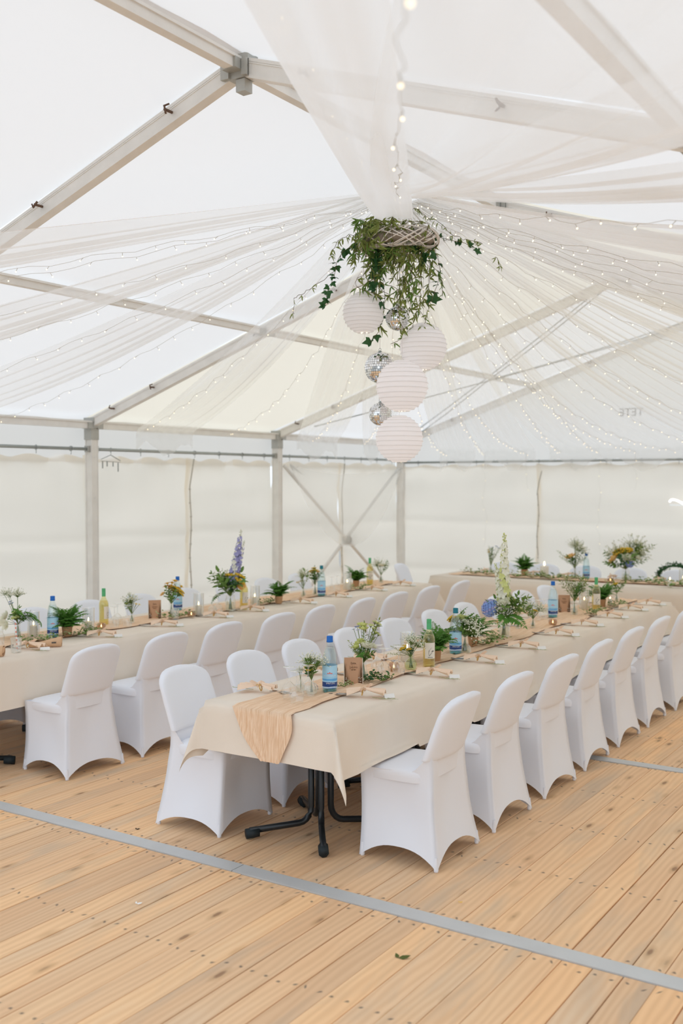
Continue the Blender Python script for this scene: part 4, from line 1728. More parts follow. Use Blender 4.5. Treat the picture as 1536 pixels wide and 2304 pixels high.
def garland_mesh(seed, l=0.26, w=0.07, mats=('leaf_pale', 'leaf_mid')):
    r = random.Random(seed)
    m = MB()
    pts = [Vector((l * (i / 8 - 0.5), 0.018 * math.sin(i * 1.1 + seed), 0.012 + 0.006 * math.sin(i * 2.1))) for i in range(9)]
    m.tube(pts, 0.0022, 5, mi=2)
    for i in range(110):
        q = r.uniform(0, 7.99)
        k = int(q)
        p = pts[k].lerp(pts[k + 1], q - k) + Vector((0, r.gauss(0, w * 0.22), abs(r.gauss(0, 0.014))))
        a = r.uniform(0, 2 * PI)
        d = Vector((math.cos(a), math.sin(a), r.uniform(-0.1, 0.9)))
        M = dirM(p, d, r.uniform(-1, 1))
        leaf(m, M, r.uniform(0.014, 0.024), r.uniform(0.009, 0.014), 0.3, 0 if r.random() < 0.62 else 1)
    return m.mesh('garland_sprig', [mats[0], mats[1], 'stem_brown'], False)


GAR = [garland_mesh(s) for s in range(3)]
IVY = garland_mesh(11, 0.15, 0.08, ('leaf_dark', 'leaf_mid'))


def garland(x, y, label, rz, k, z=ZT, ivy=False, sc=1.0):
    o = place('ivy_sprig' if ivy else 'eucalyptus_garland', IVY if ivy else GAR[k % 3], None, T(x, y, z) @ RZ(rz) @ Matrix.Scale(sc * 1.25, 4))
    tag(o, label, 'garland', 'leaf sprigs laid along the runners')
    o['kind'] = 'stuff'


# tied napkin bundle with cutlery, pointing along +x
def napkin_parts():
    m = MB()

    def fan(u, v, sgn, l, w):
        a = v - 0.5
        fl = u ** 0.8
        x = sgn * (0.006 + l * u * (1 - 0.12 * abs(a) * 2))
        y = a * (0.012 + w * fl)
        z = 0.012 + 0.020 * (1 - u) + 0.018 * (0.5 + 0.5 * math.sin(v * 17 + sgn)) * (0.4 + u) * 0.9 + 0.010 * math.sin(PI * v) * (1 - 0.5 * u)
        return (x, y, z)
    a = MB().grid(10, 16, lambda u, v: fan(u, v, 1, 0.105, 0.105))
    b = MB().grid(10, 16, lambda u, v: fan(u, v, -1, 0.070, 0.085))
    # pointed tips standing up at the knot
    c = MB()
    for s, (dx, dy, dz) in enumerate(((0.035, 0.025, 0.062), (0.008, -0.026, 0.052))):
        c.add([(-0.006, -0.012, 0.022), (0.008, 0.012, 0.022), (dx + 0.012, dy + 0.006, dz - 0.006), (dx, dy, dz), (dx - 0.014, dy - 0.012, dz - 0.010), (0.004, 0.0, 0.034)], [(0, 5, 3, 4), (5, 1, 2, 3)])
    tie = MB().tube([(0.012 * 0.2 * math.sin(q), 0.013 * math.cos(q), 0.022 + 0.014 * math.sin(q)) for q in [2 * PI * i / 12 for i in range(13)]], 0.003, 5, False)
    tie.tube([(0.0, 0.004, 0.034), (0.012, 0.018, 0.040), (0.026, 0.012, 0.030)], 0.002, 4)
    kn = MB()
    kn.add([(-0.06, -0.007, 0.010), (-0.06, 0.007, 0.010), (-0.128, 0.010, 0.008), (-0.150, 0.000, 0.006), (-0.128, -0.010, 0.008), (-0.06, -0.007, 0.013), (-0.06, 0.007, 0.013), (-0.128, 0.010, 0.0105), (-0.150, 0.0, 0.008), (-0.128, -0.010, 0.0105)],
           [(0, 1, 2, 3, 4), (9, 8, 7, 6, 5), (0, 5, 6, 1), (1, 6, 7, 2), (2, 7, 8, 3), (3, 8, 9, 4), (4, 9, 5, 0)])
    fk = MB()
    fk.beam((-0.05, 0.014, 0.012), (-0.115, 0.020, 0.010), 0.007, 0.002)
    fk.beam((-0.112, 0.020, 0.010), (-0.135, 0.022, 0.006), 0.020, 0.002)
    for k in range(4):
        fk.beam((-0.134, 0.0145 + k * 0.005, 0.006), (-0.162, 0.016 + k * 0.005, 0.008), 0.0022, 0.002)
    sp = MB()
    sp.tube([(0.05, -0.03, 0.006), (0.10, -0.045, 0.004), (0.16, -0.050, 0.006)], 0.0012, 4)
    for i in range(6):
        q = i / 5
        leaf(sp, dirM(Vector((0.09 + 0.07 * q, -0.042 - 0.008 * q, 0.006)), (0.7, (-1) ** i * 0.7, 0.15)), 0.020, 0.007, 0.2)
    return (('napkin_fold', a.mesh('napkin_fold', 'napkin_peach')), ('napkin_fold', b.mesh('napkin_fold', 'napkin_peach')), ('napkin_tip', c.mesh('napkin_tip', 'napkin_peach')),
            ('tie', tie.mesh('tie', 'twine_gold')), ('knife', kn.mesh('knife', 'cutlery', False)), ('fork', fk.mesh('fork', 'cutlery', False)), ('sprig', sp.mesh('sprig', 'leaf_pale', False)))


NAP = napkin_parts()
NCARD = MB()
NCARD.add([(-0.032, 0, 0.0015), (0.032, 0, 0.0015), (0.032, 0.010, 0.022), (-0.032, 0.010, 0.022), (0.032, 0.026, 0.0015), (-0.032, 0.026, 0.0015)], [(0, 1, 2, 3), (3, 2, 4, 5)])
NCARD = NCARD.mesh('name_card', 'paper_white', False)


def setting(x, y, rz, which, side, z=0.7535, card=True):
    t = thing('napkin_bundle', 'peach napkin tied around cutlery, %s %s' % (which, side), 'napkin', (x, y, z), rz, 'tied napkins at the place settings', sc=1.15)
    for nm, me in NAP:
        place(nm, me, t)
    if card:
        d = Matrix.Rotation(rz, 2) @ Vector((0.15, -0.015))
        o = place('name_card', NCARD, None, T(x + d.x, y + d.y, z) @ RZ(rz + 0.7))
        tag(o, 'small white name card beside the napkin, %s %s' % (which, side), 'name card', 'white name cards')


# ------------------------------------------------------------------ the front table
water_bottle(-3.10, 4.62, 'blue-labelled water bottle standing nearest the camera on the front table')
water_bottle(-3.09, 6.11, 'water bottle with a teal cap between two ferns on the front table', True)
water_bottle(-3.24, 8.22, 'blue-capped water bottle beside the far card on the front table')
wine_bottle(-3.01, 5.59, 'white wine bottle with bird label in front of a fern on the front table')
wine_bottle(-3.09, 8.87, 'white wine bottle near the far end of the front table')
menu_card(-3.10, 4.86, 'kraft menu card with burnt forest border right of the near water bottle')
menu_card(-3.28, 8.59, 'kraft card beside the far water bottle on the front table')
for (x, y, nm) in ((-3.17, 4.34, 'left one of the three at the near end'), (-3.07, 4.27, 'nearest one of the three at the near end'), (-3.11, 4.43, 'back one of the three at the near end'),
                   (-3.06, 5.13, 'nearest of the group behind the card'), (-3.03, 5.25, 'right one of the group behind the card'), (-3.16, 5.22, 'left one of the group behind the card'),
                   (-3.27, 7.94, 'nearest before the far water bottle'), (-3.25, 8.05, 'right one before the far water bottle'), (-3.38, 8.10, 'left one before the far water bottle')):
    wine_glass(x, y, 'upside-down wine glass on the front table, ' + nm)
tealight(-3.11, 5.33, 'lit tealight in a glass cup behind the wine glasses on the front table')
tealight(-3.05, 7.74, 'lit tealight in a glass bowl beyond the blue hydrangea on the front table')
hurricane(-3.21, 5.67, 'lit pillar candle in the tall glass left of the near wine bottle', 'tall glass cylinder left of the near wine bottle on the front table')
hurricane(-3.20, 8.87, 'lit pillar candle in the glass left of the far wine bottle', 'tall glass cylinder left of the far wine bottle on the front table')
candle(-3.11, 9.31, 'lit candle beyond the far fern on the front table', sc=0.7)
fern_pot(-3.075, 5.80, 'fern in a paper pot behind the near wine bottle on the front table', 21)
fern_pot(-3.13, 6.46, 'fern in a paper pot left of the leaf garland on the front table', 22)
fern_pot(-3.14, 9.17, 'fern in a paper pot beside the far wine bottle on the front table', 23)
garland(-3.11, 4.735, 'pale leaf sprig between water bottle and menu card on the front table', 1.2, 0, sc=0.62)
garland(-3.02, 4.99, 'dark ivy sprig right of the menu card on the front table', 0.9, 0, ivy=True)
garland(-3.07, 6.60, 'pale leaf garland in front of the big bouquet on the front table', 1.5, 1, sc=1.25)
garland(-3.02, 8.62, 'pale leaf garland under the greenery vase on the front table', 1.5, 2)
garland(-3.02, 9.28, 'pale leaf garland at the far end of the front table', 1.4, 0)
bouquet(-3.145, 4.51, 'ribbed bud vase with yellow blossoms left of the near water bottle', 'ribbed',
        [('yarrow', 2.6, 0.28, 0.085, 0.8), ('yarrow', 3.2, 0.2, 0.06, 0.7), ('broad', 1.0, 0.1, 0.05, 0.7), ('broad', 3.6, 0.3, 0.05, 0.75), ('mid', 5.0, 0.2, 0.05, 0.6), ('breath', 0.3, 0.35, 0.09, 1.0), ('breath', 1.6, 0.3, 0.10, 0.9), ('dark', 4.4, 0.5, 0.05, 0.6)], 31, sc=0.95)
bouquet(-3.235, 4.535, 'empty-looking ribbed bud vase at the near end of the front table', 'ribbed', [('breath', 2.0, 0.3, 0.05, 0.6)], 32, sc=0.82)
bouquet(-3.12, 5.00, 'flask vase with white and lime roses behind the menu card', 'flask',
        [('lime_rose', 1.6, 0.05, 0.19, 1.15), ('white_rose', 0.2, 0.15, 0.085, 1.6), ('white_rose', 0.2, 0.38, 0.10, 1.2), ('lime_rose', 3.0, 0.42, 0.10, 0.85), ('lime_rose', 2.4, 0.16, 0.12, 1.1), ('blue_daisy', 2.8, 0.26, 0.20, 0.9), ('olive', 0.2, 0.30, 0.22, 1.25), ('lime_yarrow', 0.2, 0.32, 0.24, 0.8), ('lime_yarrow', 0.1, 0.33, 0.19, 0.7), ('fern', 3.3, 0.5, 0.08, 0.8), ('fern', 3.9, 0.6, 0.06, 0.7), ('pale', 3.1, 0.4, 0.08, 0.9), ('broad', 5.5, 0.4, 0.05, 0.7), ('dark', 0.5, 0.7, 0.05, 0.6)], 33)
bouquet(-3.05, 5.43, 'round green glass bud vase with drooping yellow sprig on the front table', 'ribbed',
        [('yarrow', 3.0, 0.55, 0.07, 0.8, 0.5), ('yarrow', 2.7, 0.25, 0.045, 0.7), ('breath', 1.0, 0.2, 0.075, 1.0), ('breath', 0.2, 0.5, 0.07, 0.8), ('pale', 3.1, 0.8, 0.09, 0.75, 0.9), ('dark', 4.2, 0.2, 0.02, 0.5)], 34, green=True)
bouquet(-3.05, 6.17, 'bulb vase with yellow and white posy between two ferns on the front table', 'bulb',
        [('yarrow', 2.9, 0.5, 0.14, 1.0), ('lime_rose', 2.2, 0.25, 0.12, 1.1), ('white_rose', 1.0, 0.1, 0.09, 1.1), ('fern', 3.1, 0.8, 0.10, 1.2, 0.6), ('fern', 2.6, 0.6, 0.12, 1.2, 0.4), ('breath', 0.3, 0.5, 0.06, 1.2), ('breath', 5.6, 0.7, 0.05, 1.1), ('mid', 1.2, 0.3, 0.10, 0.9), ('mid', 0.4, 0.5, 0.10, 0.8), ('broad', 4.2, 0.5, 0.06, 0.7), ('lime_yarrow', 1.5, 0.2, 0.13, 0.9)], 35, sc=1.05)
bouquet(-3.13, 6.98, 'tall bouquet with blue hydrangea and white delphinium on the front table', 'jar',
        [('hydrangea', 3.1, 0.85, 0.115, 1.0, 0.0), ('white_spike', 1.6, 0.03, 0.11, 1.2, 0.0), ('white_spike', 3.0, 0.16, 0.09, 0.75, 0.0), ('white_rose', 2.0, 0.25, 0.12, 1.3), ('white_rose', 4.5, 0.2, 0.11, 1.2), ('broad', 0.0, 0.55, 0.09, 1.3), ('broad', 0.5, 0.3, 0.10, 1.3), ('mid', 0.2, 0.7, 0.13, 1.2, 0.1), ('olive', 0.1, 0.95, 0.14, 1.1, 0.1), ('broad', 4.6, 0.5, 0.06, 1.1), ('fern', 5.3, 0.6, 0.08, 1.1), ('breath', 3.6, 0.45, 0.06, 1.2), ('breath', 4.7, 0.5, 0.05, 1.1), ('dark', 1.0, 0.5, 0.08, 1.2), ('lime_yarrow', 0.3, 0.5, 0.15, 1.2), ('broad', 2.4, 0.4, 0.08, 1.0)], 36, sc=1.12)
bouquet(-3.22, 7.44, 'small vase with a few sprigs behind the big bouquet on the front table', 'small', [('pale', 3.3, 0.5, 0.06, 0.8), ('lime_yarrow', 0.3, 0.3, 0.09, 0.9), ('breath', 1.0, 0.3, 0.07, 0.9)], 37)
bouquet(-3.14, 7.55, 'small vase with yellow-green blossoms before the tealight on the front table', 'small', [('yarrow', 0.5, 0.3, 0.07, 0.8), ('mid', 2.0, 0.3, 0.05, 0.7), ('broad', 4.0, 0.4, 0.03, 0.6), ('breath', 3.0, 0.4, 0.08, 1.1), ('breath', 0.0, 0.5, 0.08, 1.1), ('lime_rose', 1.6, 0.2, 0.06, 0.7)], 38)
bouquet(-3.15, 8.49, 'flask vase full of olive greenery right of the far card', 'flask', [('olive', 2.6, 0.5, 0.10, 1.2), ('olive', 0.4, 0.5, 0.11, 1.2), ('pale', 1.6, 0.1, 0.12, 1.2), ('pale', 3.0, 0.35, 0.12, 1.2), ('mid', 0.2, 0.25, 0.10, 1.1), ('mid', 4.8, 0.3, 0.07, 1.0), ('olive', 2.0, 0.2, 0.12, 1.1), ('breath', 0.8, 0.4, 0.10, 1.0), ('dark', 5.0, 0.4, 0.05, 0.9)], 39, sc=1.1)
bouquet(-3.15, 9.62, 'small vase of yellow-green sprigs at the far end of the front table', 'small', [('mid', 0.4, 0.3, 0.07, 0.9), ('yarrow', 2.0, 0.2, 0.09, 0.8), ('pale', 3.3, 0.4, 0.06, 0.9), ('broad', 1.5, 0.1, 0.05, 0.8)], 40, sc=1.15)

# ------------------------------------------------------------------ the left table
water_bottle(-5.90, 5.13, 'blue-labelled water bottle left of a fern on the left table')
water_bottle(-6.20, 6.81, 'water bottle half hidden by apricot flowers on the left table')
water_bottle(-5.81, 8.51, 'water bottle with a teal cap in the middle of the left table', True)
wine_bottle(-6.06, 5.79, 'white wine bottle left of the upturned glasses on the left table', turn=1.0)
wine_bottle(-5.80, 7.25, 'white wine bottle right of the lilac delphinium on the left table', turn=0.6)
wine_bottle(-6.02, 9.78, 'white wine bottle near the far end of the left table')
menu_card(-6.02, 6.33, 'kraft card left of the apricot flowers on the left table')
for (x, y, nm) in ((-5.88, 5.73, 'nearest right of the first wine bottle'), (-5.84, 5.83, 'right one by the small white posy'), (-5.98, 5.86, 'back one by the small white posy'),
                   (-5.71, 6.71, 'nearest before the lilac delphinium'), (-5.75, 6.83, 'right one before the lilac delphinium'), (-5.86, 8.77, 'nearest beyond the teal-capped bottle'), (-5.89, 8.91, 'farthest beyond the teal-capped bottle')):
    wine_glass(x, y, 'upside-down wine glass on the left table, ' + nm)
tealight(-5.89, 5.60, 'lit tealight between pillar candle and wine bottle on the left table')
tealight(-5.80, 6.54, 'lit tealight in a smoked glass left of a pillar candle on the left table')
for (x, y, nm) in ((-6.04, 5.07, 'left of the near water bottle'), (-5.87, 5.45, 'right of the near fern'), (-5.85, 6.69, 'left of the lilac delphinium'), (-5.84, 7.46, 'left of the middle fern'), (-5.87, 9.08, 'left of the far fern')):
    hurricane(x, y, 'lit pillar candle on the left table, ' + nm, 'glass cylinder around a candle on the left table, ' + nm)
fern_pot(-5.86, 5.23, 'fern in a paper pot right of the near water bottle on the left table', 51, sc=1.05)
fern_pot(-5.78, 7.75, 'fern in a paper pot in the middle of the left table', 52)
fern_pot(-6.00, 9.46, 'fern in a paper pot left of the far wine bottle on the left table', 53)
for i, (x, y, nm) in enumerate(((-5.80, 4.92, 'in front of the leftmost candle'), (-5.79, 5.33, 'between the near fern and a candle'), (-5.86, 6.42, 'right of the kraft card'), (-5.84, 7.62, 'left of the middle fern'), (-5.79, 9.25, 'in front of the far fern'))):
    garland(x, y, 'pale leaf garland on the left table, ' + nm, 1.5, i, sc=1.1)
bouquet(-6.08, 4.96, 'vase with fern and a blue blossom at the left edge of the picture', 'flask',
        [('blue_daisy', 2.6, 0.3, 0.16, 1.1), ('fern', 0.1, 0.7, 0.14, 1.3, 0.1), ('fern', 0.3, 0.5, 0.13, 1.2, 0.1), ('lime_yarrow', 2.0, 0.2, 0.09, 1.2), ('lime_yarrow', 3.6, 0.3, 0.06, 1.2), ('broad', 4.2, 0.4, 0.05, 0.9), ('white_rose', 3.2, 1.1, 0.10, 1.8), ('breath', 1.6, 0.2, 0.20, 1.0), ('breath', 2.6, 0.3, 0.22, 0.9), ('dark', 0.0, 0.9, 0.05, 0.7)], 61)
bouquet(-5.98, 6.02, 'small vase with a white posy on the left table', 'small', [('pale', 1.0, 0.2, 0.05, 0.9), ('pale', 2.6, 0.4, 0.05, 0.9), ('white_daisy', 0.3, 0.4, 0.08, 0.9), ('white_daisy', 2.8, 0.4, 0.09, 0.9), ('breath', 1.6, 0.2, 0.08, 1.1), ('mid', 4.0, 0.4, 0.04, 0.7), ('white_daisy', 1.6, 0.15, 0.10, 0.8)], 62, sc=1.1)
bouquet(-5.99, 6.50, 'vase of apricot flowers right of the kraft card on the left table', 'flask',
        [('yellow_daisy', 2.4, 0.35, 0.15, 1.5), ('yellow_daisy', 1.2, 0.1, 0.17, 1.5), ('yellow_daisy', 0.5, 0.4, 0.14, 1.4), ('apricot_rose', 3.1, 0.6, 0.10, 1.0), ('yarrow', 0.2, 0.6, 0.11, 1.5), ('yarrow', 0.0, 0.45, 0.13, 1.3), ('broad', 3.6, 0.5, 0.07, 0.9), ('mid', 1.7, 0.2, 0.08, 0.9), ('yellow_daisy', 1.9, 0.2, 0.13, 1.3), ('broad', 4.8, 0.6, 0.04, 0.8)], 63, sc=1.05)
bouquet(-5.81, 7.07, 'large bouquet with a lilac delphinium spike on the left table', 'jar',
        [('lilac_spike', 0.6, 0.20, 0.10, 1.1, 0.0), ('lilac_spike', 0.4, 0.27, 0.08, 0.95, 0.0), ('yarrow', 1.2, 0.15, 0.16, 2.0), ('yarrow', 0.4, 0.35, 0.14, 1.8), ('apricot_rose', 0.0, 0.7, 0.12, 1.6), ('apricot_rose', 0.2, 0.45, 0.13, 1.4), ('apricot_rose', 5.8, 0.7, 0.10, 1.2), ('broad', 2.8, 0.6, 0.09, 1.4), ('broad', 3.6, 0.5, 0.08, 1.5), ('fern', 3.1, 0.75, 0.15, 1.0, 0.0), ('mid', 2.9, 0.8, 0.16, 1.3, 0.0), ('breath', 2.4, 0.4, 0.13, 1.3), ('broad', 4.4, 0.4, 0.06, 1.4), ('broad', 5.2, 0.5, 0.06, 1.4), ('dark', 1.6, 0.3, 0.09, 1.5), ('broad', 0.8, 0.5, 0.08, 1.3), ('dark', 4.9, 0.3, 0.02, 1.2)], 64, sc=1.15)
bouquet(-5.90, 8.32, 'small vase with pale sprigs before the teal-capped bottle on the left table', 'small', [('pale', 0.8, 0.2, 0.08, 1.0), ('pale', 2.8, 0.3, 0.07, 1.0), ('breath', 1.6, 0.2, 0.10, 1.0), ('white_daisy', 3.0, 0.5, 0.07, 0.9)], 65, sc=1.2)
bouquet(-5.91, 8.54, 'vase with apricot and yellow flowers left of the teal-capped bottle', 'flask', [('yellow_daisy', 2.4, 0.3, 0.14, 1.4), ('apricot_rose', 0.8, 0.2, 0.13, 1.2), ('broad', 3.3, 0.5, 0.08, 1.2), ('broad', 0.2, 0.5, 0.07, 1.2), ('dark', 4.6, 0.3, 0.04, 1.2), ('yarrow', 1.6, 0.1, 0.15, 1.2), ('mid', 2.0, 0.4, 0.10, 1.0)], 66)
bouquet(-6.00, 9.99, 'small vase with a white posy at the far end of the left table', 'small', [('white_rose', 1.0, 0.2, 0.08, 1.0), ('pale', 3.0, 0.4, 0.07, 0.9), ('mid', 0.2, 0.5, 0.05, 0.8), ('breath', 2.0, 0.3, 0.09, 1.0)], 67, sc=1.3)
# glass with a striped straw, clear jar, tumbler, paper cones at the left edge
t = thing('drinking_glass', 'glass with a striped paper straw at the left edge of the left table', 'glass', (-5.61, 4.56, 0.7535))
MB().lathe([(0.001, 0.004), (0.030, 0.001), (0.033, 0.004), (0.037, 0.095), (0.038, 0.097), (0.0355, 0.094), (0.031, 0.008)], 20).obj('tumbler', 'clear_glass', t)
st = MB()
for i in range(14):
    z0, z1 = 0.01 + i * 0.0135, 0.01 + (i + 1) * 0.0135
    st.tube([(0.012 - 0.0012 * i, 0, z0), (0.012 - 0.0012 * (i + 1), 0, z1)], 0.0042, 8, False, i % 2)
st.obj('straw', ['paper_white', 'straw_red'], t)
o = place('glass_jar', VASE['jar'][0], None, T(-5.87, 4.62, ZT))
tag(o, 'clear glass jar cut by the left edge of the picture', 'jar')
o = MB().lathe([(0.001, 0.004), (0.028, 0.001), (0.030, 0.004), (0.034, 0.088), (0.032, 0.086), (0.028, 0.008)], 18).obj('tumbler', 'clear_glass', None, True, T(-5.82, 6.36, ZT))
tag(o, 'clear tumbler in front of the apricot flowers on the left table', 'glass')
for (x, y, rz, nm) in ((-5.62, 4.82, 0.75, 'lying in front of the near water bottle'), (-5.63, 4.34, 0.6, 'cut by the left edge of the picture')):
    t = thing('paper_cone', 'rolled kraft paper cone ' + nm, 'paper cone', (x, y, 0.752), rz, 'kraft paper cones on the left table')
    m = MB()
    m.grid(14, 18, lambda u, v: (-0.11 + 0.22 * u, (0.012 + 0.024 * u) * math.cos(2 * PI * v * 1.06), 0.040 * (0.30 + 0.66 * u) + (0.012 + 0.024 * u) * (1 - 0.06 * v) * math.sin(2 * PI * v * 1.06)))
    m.obj('paper_roll', 'kraft_cone', t)
    m = MB().box((0.06, -0.034, 0.036), (0.03, 0.003, 0.010), M=None)
    m.obj('clip', 'print_dark', t, False)
    m = MB()
    m.add([(0.10, -0.02, 0.06), (0.115, 0.02, 0.066), (0.112, 0.0, 0.03), (0.104, -0.015, 0.025)], [(0, 1, 2, 3)])
    m.obj('paper_flap', 'kraft_cone', t, False)

# ------------------------------------------------------------------ the back table
water_bottle(-4.22, 11.76, 'blue-labelled water bottle in the middle of the back table')
fern_pot(-4.98, 11.70, 'fern in a terracotta-coloured pot on the back table', 71, sc=1.15)
candle(-4.65, 11.52, 'tall white candle right of the fern on the back table', sc=1.7)
candle(-3.11, 11.30, 'white candle at the right edge of the back table', sc=0.9)
tealight(-3.82, 11.44, 'lit tealight left of the big bouquet on the back table')
hurricane(-3.02, 11.50, 'lit candle in a glass at the right end of the back table', 'glass cylinder at the right end of the back table')
for i, (x, y, nm) in enumerate(((-5.45, 11.50, 'at the left end'), (-4.84, 11.42, 'in front of the fern'), (-4.40, 11.40, 'in front of the water bottle'), (-3.45, 11.50, 'right of the big bouquet'), (-3.0, 11.30, 'at the right edge of the picture'))):
    garland(x, y, 'leaf garland on the back table, ' + nm, 0.1, i, sc=1.6)
bouquet(-5.50, 11.85, 'small vase of thin sprigs at the left end of the back table', 'small', [('pale', 0.4, 0.2, 0.12, 1.2), ('mid', 2.8, 0.2, 0.08, 1.0), ('blue_daisy', 0.4, 0.25, 0.20, 1.0), ('white_daisy', 2.6, 0.2, 0.14, 1.0)], 81, sc=1.3)
bouquet(-4.33, 11.68, 'vase with an apricot rose left of the bottle on the back table', 'flask', [('apricot_rose', 3.0, 0.3, 0.12, 2.2), ('pale', 1.2, 0.1, 0.20, 1.4), ('pale', 2.9, 0.5, 0.18, 1.3), ('mid', 0.4, 0.4, 0.10, 1.1), ('breath', 0.4, 0.2, 0.18, 1.5), ('breath', 1.6, 0.15, 0.22, 1.4), ('broad', 4.2, 0.3, 0.06, 1.0), ('dark', 5.0, 0.3, 0.04, 1.0)], 82, sc=1.15)
bouquet(-3.76, 11.80, 'big round bouquet with yellow and apricot flowers on the back table', 'jar',
        [('apricot_rose', 3.1, 0.75, 0.14, 2.6), ('yarrow', 2.4, 0.4, 0.20, 2.6), ('yarrow', 1.0, 0.1, 0.19, 2.6), ('yarrow', 2.9, 0.45, 0.17, 2.2), ('white_rose', 0.4, 0.45, 0.16, 2.2), ('white_rose', 4.4, 0.4, 0.12, 2.2), ('white_rose', 1.6, 0.2, 0.17, 2.0), ('hydrangea', 5.6, 0.6, 0.08, 0.7), ('blue_daisy', 0.8, 0.2, 0.20, 2.0), ('mid', 0.1, 0.8, 0.18, 1.6, 0.0), ('mid', 3.1, 0.95, 0.14, 1.5, 0.2), ('olive', 0.2, 0.6, 0.26, 1.8, 0.0), ('breath', 0.3, 0.6, 0.18, 2.0), ('breath', 1.0, 0.35, 0.22, 2.0), ('breath', 2.6, 0.6, 0.18, 1.8), ('dark', 3.3, 0.9, 0.07, 1.6), ('broad', 4.8, 0.6, 0.06, 1.6), ('broad', 0.5, 0.6, 0.10, 1.5)], 83, sc=1.15)
# leafy hoop behind the right end of the back table
t = thing('leaf_hoop', 'dark green leafy hoop standing behind the right end of the back table', 'wreath', (-3.25, 12.04, 0.752), 0.0)
hp = [Vector((0.21 * math.cos(a), 0, 0.012 + 0.17 * math.sin(a))) for a in [PI * i / 24 for i in range(25)]]
MB().tube(hp, 0.014, 6).obj('hoop', 'leaf_dark', t)
m = MB()
rr_ = random.Random(4)
for i in range(320):
    p = hp[rr_.randrange(25)] + Vector((rr_.gauss(0, 0.010), rr_.gauss(0, 0.012), rr_.gauss(0, 0.010) + 0.012))
    leaf(m, dirM(p, (rr_.gauss(0, 1), rr_.gauss(0, 1), rr_.gauss(0.3, 1)), rr_.uniform(-1, 1)), 0.040, 0.016)
o = m.obj('hoop_leaves', 'leaf_dark', t, False)
o['kind'] = 'stuff'

# ------------------------------------------------------------------ place settings
for i, (x, y) in enumerate(((-2.89, 4.62), (-2.86, 5.34), (-2.84, 5.93), (-2.83, 6.59), (-2.85, 7.30), (-2.87, 7.90), (-2.86, 8.50), (-2.87, 9.10), (-2.85, 9.58))):
    nm = ['nearest'] + ORD[1:8] + ['farthest']
    setting(x, y, R.uniform(-0.2, 0.25) + 0.35, nm[i] + ' along', 'the right edge of the front table')
for i, (x, y) in enumerate(((-3.42, 4.42), (-3.42, 5.03), (-3.42, 5.60), (-3.42, 6.25), (-3.42, 6.86), (-3.42, 7.50), (-3.42, 8.12), (-3.42, 8.75), (-3.42, 9.35))):
    nm = ['nearest'] + ORD[1:8] + ['farthest']
    setting(x, y, PI + 0.45 + R.uniform(-0.2, 0.2), nm[i] + ' along', 'the left edge of the front table', card=False)
for i, (x, y) in enumerate(((-5.66, 4.70), (-5.66, 5.36), (-5.66, 6.03), (-5.67, 6.68), (-5.67, 7.18), (-5.65, 7.92), (-5.66, 8.55), (-5.67, 9.25), (-5.68, 9.88))):
    nm = ['nearest'] + ORD[1:8] + ['farthest']
    setting(x, y, 0.4 + R.uniform(-0.2, 0.2), nm[i] + ' along', 'the aisle edge of the left table')
for i, x in enumerate((-5.6, -4.95, -4.5, -3.95, -3.4)):
    setting(x, 11.90, PI / 2 + R.uniform(-0.3, 0.3), ORD[i] + ' from the left on', 'the back table', card=False)

# ------------------------------------------------------------------ scraps on the floor
for nm, px, py, mat, lab, r_ in (('dried_leaf', -2.02, 3.50, 'dried_leaf', 'small dark green leaf lying on the boards before the steel strip', 0.025), ('yellow_petal', -2.06, 4.12, 'confetti', 'tiny yellow petal on the boards near the front right chair', 0.008),
                                 ('paper_scrap', -3.86, 2.95, 'paper_white', 'white scrap of paper at the lower left of the boards', 0.012), ('paper_scrap', -3.27, 3.31, 'paper_white', 'white paper curl on the boards left of the middle', 0.014),
                                 ('wood_chip', -3.98, 4.03, 'soil', 'dark chip on the boards left of the near chair', 0.012)):
    m = MB()
    leaf(m, T(px, py, 0.004) @ RZ(0.6) @ RX(0.3), r_ * 2, r_ * 0.9, -0.3)
    leaf(m, T(px, py, 0.004) @ RZ(2.4) @ RX(-0.2), r_ * 1.2, r_ * 0.7, -0.3)
    tag(m.obj(nm, mat, None, False), lab, 'litter')

# ------------------------------------------------------------------ sheer drapes fanning out from the ridge
HUB = Vector((XC, 5.52, 3.66))


